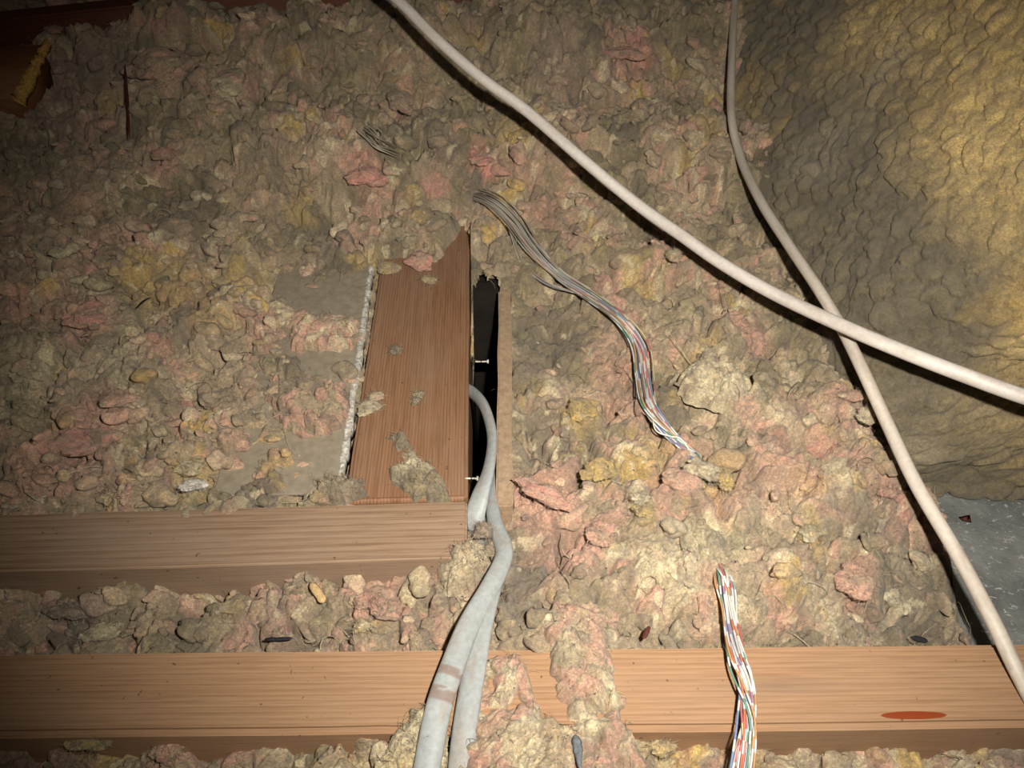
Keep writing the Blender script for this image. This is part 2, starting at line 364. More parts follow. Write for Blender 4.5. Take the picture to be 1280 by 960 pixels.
# crumbly white gypsum core with a ragged edge
N_ = 160; xs = np.linspace(-ql2 / 2, ql2 / 2, N_); V = []; 
ed = -qw / 2 + .0006 * vn2(xs * 300, xs * 0, 3) + .0008 * vn2(xs * 90, xs * 0, 4)
tp = .0118 + .0006 * vn2(xs * 500, xs * 0, 8)
for yy, zz in ((qw / 2, 0 * xs), (qw / 2, .0102 + 0 * xs), (-qw / 2 + .0042, .0102 + 0 * xs), (-qw / 2 + .0040, tp), (ed, tp - .0006), (ed, 0 * xs)):
    V.append(np.stack([xs, np.broadcast_to(yy, xs.shape), zz], -1))
V = np.concatenate(V); Q = []
for r_ in range(6):
    r2 = (r_ + 1) % 6
    i = np.arange(N_ - 1); Q.append(np.stack([r_ * N_ + i, r2 * N_ + i, r2 * N_ + i + 1, r_ * N_ + i + 1], -1))
mesh_np('gypsum_core', V, np.concatenate(Q), M_GYP, smooth=False, parent=PB)

# ------------------------------------------------------------ lie of the insulation: (px, py, z) points seen from the hatch
CP = [(-60,1000,-.022),(0,950,-.020),(150,945,-.016),(300,950,-.020),(400,940,-.016),(470,945,-.008),(540,930,-.002),(600,950,.004),(680,950,.006),(760,950,.0),(850,948,-.016),(950,950,-.026),(1100,950,-.027),(1250,955,-.028),(1350,955,-.03),
      (200,1050,-.02),(640,1050,-.005),(1000,1050,-.025),(-100,770,-.026),(0,770,-.024),(150,770,-.022),(300,765,-.020),(400,765,-.014),(480,765,-.010),(540,770,-.012),(100,735,-.032),(300,735,-.03),(480,730,-.024),(560,735,-.012),
      (640,770,-.016),(640,700,-.020),(600,680,-.014),(700,790,-.004),(780,795,-.006),(900,795,-.008),(1000,795,-.008),(1090,790,-.014),(1150,800,-.04),(720,740,.002),(850,700,.008),(1000,700,.010),(1080,700,.004),(1140,740,-.020),(1160,700,-.024),
      (1125,640,.0),(1150,610,-.010),(1185,620,-.075),(1195,680,-.080),(1215,740,-.085),(1250,650,-.09),(1280,800,-.09),(1215,800,-.085),(1350,700,-.09),(1500,700,-.09),
      (700,620,.002),(800,600,.008),(900,600,.014),(1000,600,.020),(1080,570,.018),(700,520,-.004),(680,440,-.016),(690,480,-.014),(760,480,-.002),(850,520,.008),(950,480,.018),(1040,500,.020),(650,570,-.010),(655,520,-.012),(655,400,-.012),(800,400,.006),(900,400,.014),(950,420,.004),(640,350,-.004),(610,330,.002),
      (700,300,.014),(850,300,.018),(930,300,.012),(300,300,.022),(100,300,.026),(-60,300,.026),(450,300,.014),(530,305,.010),(580,290,.010),
      (-60,600,.004),(0,610,.0),(100,615,-.002),(200,610,-.004),(300,610,-.004),(400,610,-.010),(0,540,.010),(150,520,.010),(260,520,.004),(330,500,.002),(390,500,-.002),(355,480,.003),(372,560,.007),(388,590,.006),(340,600,.009),(300,600,.009),(200,600,.008),(240,560,.009),(300,540,.008),(340,530,.007),(430,490,-.008),(430,520,-.008),(350,470,.004),(410,350,.002),(440,360,-.004),(415,400,-.016),(440,400,-.018),(440,560,-.020),(412,570,-.016),(415,450,-.014),(350,400,.002),(200,420,.016),(50,420,.018),(300,370,.014),(380,350,.0),(340,440,.004),
      (-80,150,.060),(40,150,.058),(100,200,.05),(220,110,.082),(300,150,.066),(420,150,.062),(550,150,.058),(700,150,.062),(850,150,.058),(930,150,.05),(1000,150,.04),
      (0,60,.085),(100,40,.10),(200,0,.125),(350,10,.118),(500,0,.118),(700,0,.120),(900,0,.105),(1000,0,.08),(0,-60,.10),(300,-60,.13),(700,-60,.135),(900,-60,.12)]
CPW = np.array([list(W(a, b, c)[:2]) + [c] for a, b, c in CP] + [[.45, .6, -.03], [.45, .9, 0], [.7, .6, -.03], [-.9, .9, .08], [-.8, .5, .02], [-.6, .3, -.01], [-.5, 1.15, .1], [0, 1.2, .12], [.4, 1.2, .08]])
def base_z(x, y):
    num = np.zeros_like(x); den = np.zeros_like(x)
    for cx, cy, cz in CPW:
        wgt = 1.0 / ((x - cx) ** 2 + (y - cy) ** 2 + .00012) ** 1.7
        num += wgt * cz; den += wgt
    return num / den
def ground(px, py, off=0.0, n=200):
    d = ray(px, py); t = np.linspace(.3, 1.4, 1200); P = EYE + d * t[:, None]
    z = base_z(P[:, 0], P[:, 1]) + off
    for f in (f1, f2, fB, fP): z = np.where(inside(f, P[:, 0], P[:, 1]), np.maximum(z * 0, off * 0 + 0.0), z)
    i = np.argmax(P[:, 2] < z); return P[i]

# dye and dust patches that can be told apart: px, py, radius px, colour, strength
ANC = """210 95 42 T .6;190 95 22 P .5;285 110 30 P .5;230 90 20 P .6;460 225 26 P .9;445 215 12 H .8;505 130 20 P .8;603 203 18 H .9;525 330 24 P .8;600 40 40 G .5;780 70 30 P .8;800 60 18 H .6;690 60 25 M .6;
700 90 40 M .5;1010 130 10 P .5;850 150 20 P .6;900 130 14 P .5;590 145 55 O .8;650 150 30 Y .4;890 160 20 Y .8;860 55 40 O .6;470 60 60 O .4;560 110 40 O .5;380 60 50 G .4;110 110 60 M .6;110 50 20 P .5;70 40 16 H .5;
100 160 18 P .6;150 155 12 P .5;200 200 20 P .8;120 185 30 G .5;50 175 40 G .6;30 210 30 O .4;230 260 40 G .7;260 225 20 G .7;170 330 25 Y .9;200 350 40 Y .6;250 370 40 Y .5;270 400 25 Y .6;330 360 30 Y .4;80 315 20 C .9;
140 300 30 P .7;110 400 35 P .8;70 380 25 P .6;15 370 25 P .8;90 275 25 P .5;230 395 35 G .5;150 440 40 C .5;195 430 14 H .5;60 470 50 C .3;20 460 40 C .5;100 550 60 P .9;50 590 45 P .7;65 540 15 Y .7;150 505 22 P .7;120 490 20 P .7;
215 500 14 H .6;230 530 20 P .6;290 545 20 P .6;240 595 26 Y .9;130 625 14 Y .9;170 585 12 Y .8;380 500 22 H .7;370 580 35 P .6;400 590 30 P .5;340 590 18 Y .7;335 545 14 Y .6;300 470 40 T .4;340 430 30 P .5;300 335 35 O .6;380 290 40 G .6;
370 265 20 Y .7;375 250 14 Y .6;420 340 30 G .6;440 300 20 P .5;460 335 20 Y .6;420 210 30 C .3;505 280 18 P .5;535 290 14 Y .8;520 275 12 Y .5;560 250 20 M .5;600 260 25 M .6;545 265 14 H .4;350 300 40 O .4;330 200 60 T .5;
680 420 45 G .9;720 430 40 G .7;660 470 30 G .9;680 520 30 G .8;740 450 20 O .6;720 410 15 O .6;725 515 26 Y .9;800 350 26 Y .7;750 305 22 Y .4;830 320 12 Y .8;690 250 30 O .5;715 295 18 P .8;760 355 20 P .8;825 300 18 P .8;680 260 18 P .6;
700 270 20 P .5;880 415 20 P .6;885 420 20 Y .7;870 410 30 C .3;930 410 25 P .7;950 430 25 P .6;870 450 14 Y .8;895 480 45 C .9;925 510 16 P .7;890 500 14 P .7;845 495 20 Y .6;780 440 40 P .5;770 470 30 P .4;790 500 25 P .6;800 520 20 P .6;
770 520 14 P .6;720 560 25 G .7;700 600 25 P .8;660 610 25 P .9;690 640 35 P .9;750 590 25 Y .95;735 570 18 Y .5;780 600 20 G .5;820 620 12 G .3;815 560 25 Y .7;800 640 16 Y .8;795 625 16 C .8;750 670 22 P .95;720 690 25 P .8;700 720 15 P .7;
830 600 25 P .7;850 595 20 P .7;880 600 30 G .6;910 600 18 Y .8;845 620 10 Y .7;900 640 12 Y .8;920 620 30 P .6;850 690 40 C .7;900 700 60 C .4;780 640 20 P .4;970 590 40 P .6;970 550 14 H .6;1035 555 14 H .6;1000 510 30 P .4;1065 500 26 P .8;
1075 520 14 C .7;1030 520 14 Y .6;980 520 20 C .5;1020 600 40 T .4;1020 600 30 P .4;1090 560 18 Y .5;1080 580 14 P .6;1110 620 24 P .8;1115 615 12 H .7;1015 668 22 Y .8;1000 630 25 C .5;960 630 20 C .5;1060 650 30 G .3;1070 725 30 P .95;
1075 735 18 H .6;1115 690 24 C .8;1120 755 18 C .9;970 750 22 P .8;890 745 25 P .6;880 780 20 P .4;1040 770 60 G .5;1130 720 60 G .7;1160 660 25 P .6;1150 640 14 P .6;1100 780 50 G .6;1040 745 30 C .4;960 700 25 P .3;
640 730 45 D .5;660 700 40 D .55;620 690 25 D .4;650 760 30 D .5;720 750 40 T .6;730 790 30 C .4;90 765 42 M .9;80 790 20 D .8;130 795 30 O .4;30 770 30 C .4;10 790 20 O .4;230 760 20 P .6;290 755 20 Y .5;280 780 30 T .3;210 760 12 D .5;
370 780 35 M .4;355 795 20 P .3;460 750 30 P .8;480 760 22 H .6;440 735 14 P .9;450 785 16 Y .8;505 790 16 D .4;560 780 20 P .5;530 750 40 G .4;345 760 30 M .4;575 740 25 C .5;
110 930 35 Y .6;40 950 30 P .4;210 945 25 P .7;250 930 14 M .5;330 950 40 T .3;440 920 30 Y .35;480 935 40 C .5;540 900 30 C .5;620 870 30 C .3;640 930 40 C .4;690 940 25 C .4;820 940 25 C .5;870 945 10 P .5;1000 955 30 C .3;1190 945 20 C .6;1180 950 10 P .6;1270 945 30 M .8;930 950 30 Y .3;760 900 25 P .4"""
AN = []
for ln in ANC.replace('\n', '').split(';'):
    q = ln.split()
    if len(q) == 5:
        g = ground(float(q[0]), float(q[1])); dep = np.dot(g - EYE, FW)
        AN.append((g[0], g[1], float(q[2]) * dep / F, PAL[q[3]], float(q[4])))
def wool_colour(x, y, id1, id2, id3):
    sel = np.clip(.5 + .42 * fbm2(x * 28, y * 28, 31, 2) + (id1 - .5) * .42 + (id2 - .5) * .35, 0, 1)
    stops = [(0, GRY), (.25, OLV), (.42, TAN), (.52, (.44, .335, .22)), (.62, TAN), (.70, PNK), (.80, (.47, .33, .225)), (.92, CRM), (1, OCH)]
    C = np.stack([np.interp(sel, [s[0] for s in stops], [s[1][k] for s in stops]) for k in range(3)], -1)
    wx = x + .006 * vn2(x * 90, y * 90, 77) + (id2 - .5) * .010; wy = y + .006 * vn2(x * 90, y * 90, 78) + (id1 - .5) * .010
    for ax, ay, r, c, s in AN:
        m = (np.abs(wx - ax) < r * 1.8) & (np.abs(wy - ay) < r * 2.6)
        if not m.any(): continue
        d2 = ((wx[m] - ax) / r) ** 2 + ((wy[m] - ay) / (r * 1.35)) ** 2
        f = (.95 * s * (1 - sstep(.25, 1.6, d2)))[:, None]
        C[m] = C[m] * (1 - f) + np.array(c) * f
    d = fbm2(x * 60, y * 60, 55, 3); f = (sstep(.1, 1.1, d) * .55)[..., None]
    C = C * (1 - f) + np.array(GRY) * 1.15 * f          # settled dust
    C = C * (1 + .22 * (id3 - .5) + .16 * (id2 - .5))[..., None]
    f = (sstep(.93, .96, id3) * .6)[..., None]; C = C * (1 - f) + np.array(CRM) * 1.1 * f
    return C
def lumps(x, y):
    wx = x + .007 * fbm2(x * 45, y * 45, 1, 2) + .0016 * vn2(x * 260, y * 260, 3); wy = y + .007 * fbm2(x * 45 + 50, y * 45, 2, 2) + .0016 * vn2(x * 260, y * 260, 4)
    a, i1 = domes(wx, wy, .032, 100, .5, .9, .5); b, i2 = domes(wx + .003 * i1, wy, .0135, 200, .5, .85, .35); c, i3 = domes(wx, wy + .002 * i2, .0062, 300, .5, .85, .35)
    z = .016 * a + .0105 * b + .0042 * c + .0009 * vn2(x * 420, y * 420, 5) + .0004 * vn2(x * 1100, y * 1100, 6)
    z -= .012 * sstep(.35, .75, fbm2(x * 24, y * 24, 61, 2)) * (1 - b)       # deeper hollows
    return z - .0205, i1, i2, i3

# ------------------------------------------------------------ loose-fill insulation, one bed for each bay
NX, NY = 820, 740
ys = .11 * (1.22 / .11) ** (np.linspace(0, 1, NY)); ss = np.linspace(-1, 1, NX)
X = ss[None, :] * (.24 + .56 * ys[:, None]); Y = np.broadcast_to(ys[:, None], X.shape).copy()
x = X.ravel(); y = Y.ravel()
Lz, i1_, i2_, i3_ = lumps(x, y); Zb = base_z(x, y); Z = Zb + Lz
C = wool_colour(x, y, i1_, i2_, i3_)
hw = .0012
for f, dz in ((f1, .03), (f2, .03), (fP, .03)):
    m = inside(f, x, y, -hw); Z = np.where(m, np.minimum(Z, -dz), Z)
    m2 = inside(f, x, y, .006) & ~m; Z = np.where(m2, np.minimum(Z, -.0015), Z)
# the board: fluff only spills over its far end
c_, d_, n_, hl_, hw_ = fB; u = (x - c_[0]) * d_[0] + (y - c_[1]) * d_[1]; v = (x - c_[0]) * n_[0] + (y - c_[1]) * n_[1]
yy_lim = W(520, 345)[1]
far = sstep(yy_lim - .004, yy_lim + .05, y + .014 * (i1_ - .5) - .05 * sstep(.2, 1, v / hw_))
mB = (np.abs(v) < hw_ + .0015) & (u > -hl_) & (u < hl_)
mB &= (y < yy_lim + .13); Z = np.where(mB, Z * 0 + (-.03) * (1 - far) + np.where(far > .02, Zb * far + Lz + .013 * far * (1 - sstep(yy_lim, yy_lim + .13, y)), 0), Z)
m = (~mB) & (np.abs(v) < hw_ + .006) & (y < yy_lim) & (u > -hl_); Z = np.where(m, np.minimum(Z, -.004), Z)
# the gap between board and strip is a hole
gp = np.array([W(586, 646)[:2], W(622, 646)[:2], W(624, 352)[:2], W(592, 352)[:2]])
gx0 = np.interp(y, [gp[0][1], gp[3][1]], [gp[0][0], gp[3][0]]); gx1 = np.interp(y, [gp[1][1], gp[2][1]], [gp[1][0], gp[2][0]])
hole = (x > gx0) & (x < gx1) & (y > gp[0][1]) & (y < gp[2][1] + .006 * vn2(x * 200, y * 0, 4))
P3 = np.stack([x, y, Z], -1)
idx = np.arange(NX * NY).reshape(NY, NX)
Q = np.stack([idx[:-1, :-1], idx[:-1, 1:], idx[1:, 1:], idx[1:, :-1]], -1).reshape(-1, 4)
qx = x[Q].mean(1); qy = y[Q].mean(1)
keep = ~hole[Q].any(1)
inJ1 = inside(f1, qx, qy, -.004); inJ2 = inside(f2, qx, qy, -.004); inP = inside(fP, qx, qy, -.003)
inB = (mB & (far < .01))[Q].all(1)
insheet = (Zb[Q].max(1) < -.068); keep &= ~(inJ1 | inJ2 | inP | inB | insheet)
def side(f, x, y):   # >0 nearer than the joist
    c, d, n, hl, hw = f; return (x - c[0]) * n[0] + (y - c[1]) * n[1]
u2 = (qx - f2[0][0]) * f2[1][0] + (qy - f2[0][1]) * f2[1][1] - f2[3]
front = side(f1, qx, qy) > 0
left = u2 < -.002
midl = ~front & left & (side(f2, qx, qy) > 0)
uB = (qx - fB[0][0]) * fB[2][0] + (qy - fB[0][1]) * fB[2][1]
leftbay = ~front & ~midl & (uB < 0) & (qy < yy_lim + .04)
rest = ~front & ~midl & ~leftbay
Nz = np.zeros_like(P3); 
gz = Z.reshape(NY, NX); gyy = np.gradient(gz, axis=0) / np.gradient(Y, axis=0); gxx = np.gradient(gz, axis=1) / np.gradient(X, axis=1)
Nrm = np.stack([-gxx.ravel(), -gyy.ravel(), np.ones(NX * NY)], -1); Nrm /= np.linalg.norm(Nrm, axis=1)[:, None]
_ic = bmesh.new(); bmesh.ops.create_icosphere(_ic, subdivisions=3, radius=1); IV3 = np.array([v.co[:] for v in _ic.verts]); IT3 = np.array([[v.index for v in f.verts] for f in _ic.faces]); _ic.free()
NOD = []
for q in range(14):
    rg = np.random.default_rng(900 + q); ld_ = rg.normal(size=(9, 3)); ld_ /= np.linalg.norm(ld_, axis=1)[:, None]
    wD = IV3 + .25 * np.stack([vn3(IV3[:, 0] * 2, IV3[:, 1] * 2, IV3[:, 2] * 2, q * 9 + k) for k in range(3)], -1); wD /= np.linalg.norm(wD, axis=1)[:, None]
    rr = np.full(len(IV3), .62)
    for k in range(9):
        an = np.arccos(np.clip(wD @ ld_[k], -1, 1)); w_ = rg.uniform(.5, .95); rr = np.maximum(rr, np.where(an < w_, .62 + rg.uniform(.25, .45) * np.sqrt(np.clip(1 - (an / w_) ** 2, 0, 1)), 0))
    NOD.append(IV3 * (rr + .05 * vn3(IV3[:, 0] * 5, IV3[:, 1] * 5, IV3[:, 2] * 5, q))[:, None])
def nodules(P, N, c, g):
    Vs, Ts, Cs = [], [], []
    nv = len(IV3)
    for k in range(len(P)):
        r = .0026 + .0075 * g.uniform() ** 2.4; r *= .75 + .55 * P[k][1]
        an = g.uniform(0, 6.28); ca, sa = math.cos(an), math.sin(an); tx = g.uniform(-.5, .5)
        V = NOD[g.integers(14)] * np.array([r * g.uniform(.8, 1.5), r * g.uniform(.7, 1.1), r * g.uniform(.55, .85)])
        V = np.stack([V[:, 0] * ca - V[:, 1] * sa, V[:, 0] * sa + V[:, 1] * ca, V[:, 2] + tx * V[:, 0]], -1)
        Vs.append(V + P[k] + N[k] * r * .15); Ts.append(IT3 + k * nv)
        cc = c[k] * g.uniform(.85, 1.25)
        u = g.uniform()
        if u < .08: cc = cc * .6 + np.array(CRM) * .4
        elif u < .16: cc = cc * .55 + np.array(PNK) * .45
        elif u < .19: cc = cc * .6 + np.array(OCH) * .4
        Cs.append(np.tile(cc, (nv, 1)) * (1 + .12 * vn3(V[:, 0] * 300, V[:, 1] * 300, V[:, 2] * 300, 3))[:, None])
    V = np.concatenate(Vs); Cc = np.concatenate(Cs); u, v, w_ = V.T * 130
    V = V + .0022 * np.stack([vn3(u, v, w_, 71), vn3(u, v, w_, 72), vn3(u, v, w_, 73)], -1)
    for sd, pc, th in ((81, CRM, .25), (82, PNK, .3), (83, GRY, .05)):
        f = (sstep(th, th + .6, vn3(u * .8, v * .8, w_ * .8, sd)) * .6)[:, None]; Cc = Cc * (1 - f) + np.array(pc) * f
    return V, np.concatenate(Ts), Cc
def bed(mask, label, nf, seed):
    q = Q[mask & keep]; used = np.unique(q); remap = -np.ones(NX * NY, dtype=np.int64); remap[used] = np.arange(len(used))
    T = quads_to_tris(remap[q]); V = P3[used]; c = C[used]
    g = np.random.default_rng(seed)
    ok = used[(Z[used] > -.045)]
    s = g.choice(ok, nf); ff = C[s] * .75 + np.array(CRM) * .35
    parts = [(V, T, c), fibres(P3[s], Nrm[s], g.uniform(.003, .010, nf) * (.6 + P3[s][:, 1]), g.uniform(.00009, .00019, nf), ff, seed, .5, 4)]
    nn = int(nf * .25); pw_ = .6 + 2.2 * sstep(.45, .75, y[ok]) + 1.2 * (1 - Nrm[ok, 2]); s = g.choice(ok, nn, p=pw_ / pw_.sum()); parts.append(nodules(P3[s], Nrm[s], C[s], g))
    nl = nf // 18; s = g.choice(ok, nl)
    parts.append(fibres(P3[s] + Nrm[s] * .001, Nrm[s], g.uniform(.016, .034, nl), g.uniform(.0002, .0005, nl), C[s] * .4 + np.array(CRM) * .65, seed + 1, .35, 9))
    ns = nf // 7; s = g.choice(ok, ns); parts.append(specks(P3[s] + Nrm[s] * .0004, g.uniform(.0002, .0005, ns), np.tile(np.array([.95, .93, .88]), (ns, 1)), seed))  # matt white specks, glints put in as colour
    ns = nf // 7; s = g.choice(ok, ns); parts.append(specks(P3[s] + Nrm[s] * .0002, g.uniform(.0003, .0008, ns), np.tile(np.array([.035, .03, .025]), (ns, 1)), seed + 2))
    V, T, c = join_np(parts)
    cen = V.mean(0); cen[2] = V[:, 2].min()
    o = mesh_np('loose_insulation', V, T, M_FLUFF, c, loc=cen)
    return tag(o, label, 'insulation', kind='stuff')
bed(front, 'strip of loose fluffy insulation in front of the foreground joist', 1500, 1)
bed(midl, 'narrow strip of lumpy loose insulation between the two joists', 1000, 2)
bed(leftbay, 'pink and tan loose insulation left of the flat reddish board', 3800, 3)
bed(rest, 'wide bed of pink, cream and yellow loose insulation behind and right of the board', 8500, 4)

# ------------------------------------------------------------ patches of fluff draped over wood
def drape(poly, z0, thick, cols, label, seed, name='insulation_clump', edge=.012, res=170):
    P = np.array([W(a, b, z0)[:2] for a, b in poly]); lo = P.min(0) - .004; hi = P.max(0) + .004
    gx, gy = np.meshgrid(np.linspace(lo[0], hi[0], res), np.linspace(lo[1], hi[1], res)); X_, Y_ = gx.ravel(), gy.ravel()
    wx = X_ + .0022 * fbm2(X_ * 200, Y_ * 200, seed, 2); wy = Y_ + .0022 * fbm2(X_ * 200 + 9, Y_ * 200, seed + 1, 2)
    dmin = np.full(X_.shape, 9.); ins = np.zeros(X_.shape, bool)
    for k in range(len(P)):
        a, b = P[k], P[(k + 1) % len(P)]; e = b - a; t = np.clip(((wx - a[0]) * e[0] + (wy - a[1]) * e[1]) / (e @ e), 0, 1)
        dmin = np.minimum(dmin, np.hypot(wx - a[0] - t * e[0], wy - a[1] - t * e[1]))
        cr_ = ((a[1] > wy) != (b[1] > wy)) & (wx < (b[0] - a[0]) * (wy - a[1]) / (b[1] - a[1] + 1e-12) + a[0]); ins ^= cr_
    sd = np.where(ins, dmin, -dmin); prof = np.sqrt(np.clip(sd / edge, 0, 1) * (2 - np.clip(sd / edge, 0, 1)))
    lz, a1, a2, a3 = lumps(X_ + seed * .37, Y_)
    H = z0 + prof * (thick + (lz + .006) * .6) - (sd <= 0) * .004
    c = np.zeros((len(X_), 3)); sel = np.clip(.5 + .5 * fbm2(X_ * 55, Y_ * 55, seed + 5, 2) + (a2 - .5) * .4, 0, .999) * (len(cols) - 1)
    cc = np.array([PAL[k] for k in cols]); i = np.floor(sel).astype(int); f = (sel - i)[:, None]; c = cc[i] * (1 - f) + cc[np.minimum(i + 1, len(cols) - 1)] * f
    c *= (1 + .25 * (a3 - .5))[:, None]
    iq = np.arange(res * res).reshape(res, res); q = np.stack([iq[:-1, :-1], iq[:-1, 1:], iq[1:, 1:], iq[1:, :-1]], -1).reshape(-1, 4); q = q[(sd[q] > -.0012).all(1)]
    used = np.unique(q); rm = -np.ones(res * res, dtype=np.int64); rm[used] = np.arange(len(used)); V = np.stack([X_, Y_, H], -1)
    g = np.random.default_rng(seed); ok = np.where(sd > .001)[0]; nf = 260; s = g.choice(ok, nf); up = np.tile([0, 0, 1.], (nf, 1))
    parts = [(V[used], quads_to_tris(rm[q]), c[used]), fibres(V[s], up, g.uniform(.003, .009, nf), g.uniform(.0001, .0002, nf), c[s] * .7 + np.array(CRM) * .35, seed, .4)]
    ns = 30; s = g.choice(ok, ns); parts.append(specks(V[s], g.uniform(.0003, .0007, ns), np.tile(np.array([.04, .03, .025]), (ns, 1)), seed))
    s = g.choice(ok, ns // 2); parts.append(specks(V[s], g.uniform(.0002, .0004, ns // 2), np.tile(np.array([.95, .93, .9]), (ns // 2, 1)), seed))  # white ones again are painted glints
    V, T, c = join_np(parts); cen = V.mean(0); cen[2] = z0
    return tag(mesh_np(name, V, T, M_FLUFF, c, loc=cen), label, 'insulation')
drape([(676,770),(700,752),(745,758),(770,785),(764,820),(768,850),(778,885),(790,925),(760,950),(722,930),(712,905),(694,880),(690,845),(682,805)], .0, .006, 'CTPTC', 'grey-pink clump of insulation draped over the foreground joist, right of the grey cables', 11)
drape([(602,832),(640,818),(662,838),(664,868),(680,896),(718,912),(728,960),(680,1010),(560,1010),(588,930),(590,870)], .0, .006, 'TCPTC', 'cream and pink clump of insulation on the joist touching the grey cables on their right', 12)
drape([(500,915),(520,890),(546,876),(560,890),(556,960),(520,985),(470,960),(482,925)], -.001, .006, 'OCY', 'pale yellow clump of insulation creeping over the joist left of the grey cables', 13)
drape([(362,418),(385,402),(418,396),(448,404),(452,424),(438,436),(404,441),(368,440)], -.001, .007, 'CTPCY', 'cream and pink clump of insulation lying alone on the grey plasterboard', 14, edge=.008)
drape([(335,492),(362,478),(402,474),(432,482),(438,502),(432,528),(414,545),(372,548),(340,524)], -.001, .006, 'PTGPT', 'pink and grey clump of insulation reaching over the plasterboard edge midway', 18, edge=.010)
drape([(846,480),(858,464),(872,455),(880,440),(896,442),(904,454),(925,464),(940,482),(934,500),(905,510),(880,505),(856,497)], .016, .008, 'CCTCC', 'large pale cream clump of insulation right of the bright wire bundle', 19, edge=.014)
drape([(490,600),(484,588),(500,582),(506,572),(494,556),(488,546),(504,544),(514,556),(522,574),(534,580),(552,596),(560,622),(520,622),(500,615)], -.001, .004, 'OGC', 'forked grey-green clump of insulation on the board against the joist', 15, edge=.006)
drape([(395,622),(400,604),(425,600),(455,606),(457,622),(430,626)], -.001, .004, 'MGT', 'mauve-grey clump of insulation in the corner of board, plasterboard and joist', 16, edge=.006)
drape([(548,722),(552,708),(568,694),(590,690),(606,697),(612,712),(596,736),(560,742)], -.012, .012, 'CTC', 'pale cream clump of insulation at the cut end of the shorter joist', 17, edge=.01)

# ------------------------------------------------------------ single tufts
_ic = bmesh.new(); bmesh.ops.create_icosphere(_ic, subdivisions=5, radius=1); IV5 = np.array([v.co[:] for v in _ic.verts]); IT5 = np.array([[v.index for v in f.verts] for f in _ic.faces]); _ic.free()
_ic = bmesh.new(); bmesh.ops.create_icosphere(_ic, subdivisions=4, radius=1); IV4 = np.array([v.co[:] for v in _ic.verts]); IT4 = np.array([[v.index for v in f.verts] for f in _ic.faces]); _ic.free()
def tuft(px, py, rx, ry, cols, label, seed, off=0.0, tilt=0, flat=.55, name='insulation_tuft', sink=.6):
    g = ground(px, py, off); dep = np.dot(g - EYE, FW); k = dep / F
    big = max(rx, ry) > 33; IV, IT = (IV5, IT5) if big else (IV4, IT4)
    rg = np.random.default_rng(seed); nb = 6 + int(max(rx, ry) > 14) * 3 + int(big) * 4
    IV, IT = IV4, IT4; Ds, Ts2, Ls = [], [], []
    for q in range(nb):
        a_ = rg.uniform(0, 6.28); r_ = .62 * math.sqrt(rg.uniform()) * (q > 0); br = rg.uniform(.28, .5) if q else .62
        sc = br * np.array([rg.uniform(.8, 1.25), rg.uniform(.8, 1.25), rg.uniform(.7, 1.0)])
        Ds.append(IV * sc + np.array([math.cos(a_) * r_, math.sin(a_) * r_, rg.uniform(-.1, .35) * (1 - r_)])); Ts2.append(IT + q * len(IV)); Ls.append(np.full(len(IV), rg.uniform()))
    D = np.concatenate(Ds); IT = np.concatenate(Ts2); lid = np.concatenate(Ls)
    V = D + .16 * np.stack([fbm3(D[:, 0] * 2.2, D[:, 1] * 2.2, D[:, 2] * 2.2, seed + 7 * q, 3) for q in range(3)], -1)
    V = V + .055 * np.stack([fbm3(D[:, 0] * 7, D[:, 1] * 7, D[:, 2] * 7, seed + 50 + q, 2) for q in range(3)], -1)
    rzm = min(rx, ry) * k * flat * 1.25; V = V * np.array([rx * k, ry * k * 1.15, rzm])
    t = math.radians(tilt); R = np.array([[math.cos(t), -math.sin(t), 0], [math.sin(t), math.cos(t), 0], [0, 0, 1]]); V = V @ R.T
    zc = rzm * (1 - sink) * .8
    cc = np.array([PAL[c] for c in cols]); sel = np.clip(.5 + .5 * fbm3(D[:, 0] * 1.6, D[:, 1] * 1.6, D[:, 2] * 1.6, seed + 60, 2) + (lid - .5) * .3, 0, .999) * (len(cols) - 1)
    i = np.floor(sel).astype(int); f = (sel - i)[:, None]; c = cc[i] * (1 - f) + cc[np.minimum(i + 1, len(cols) - 1)] * f; du = (sstep(-.2, .8, fbm3(D[:, 0] * 2.6, D[:, 1] * 2.6, D[:, 2] * 2.6, seed + 80, 3)) * (.0 if cols == 'WW' else .6))[:, None]; c = c * (1 - du) + np.array(TAN) * du; c = c * (1 + .25 * (lid - .5))[:, None]
    nf = int(60 + 7 * (rx + ry)); s = rg.choice(len(V), nf); nn = D[s]
    parts = [(V, IT, c), fibres(V[s], nn, rg.uniform(.0025, .007, nf), rg.uniform(.00008, .00017, nf), c[s] * .8 + np.array(CRM) * .25, seed, .7, 4)]
    V, T, c = join_np(parts)
    o = mesh_np(name, V, T, M_FLUFF, c, loc=None); o.location = (g[0], g[1], g[2] + zc)
    return tag(o, label, 'insulation')
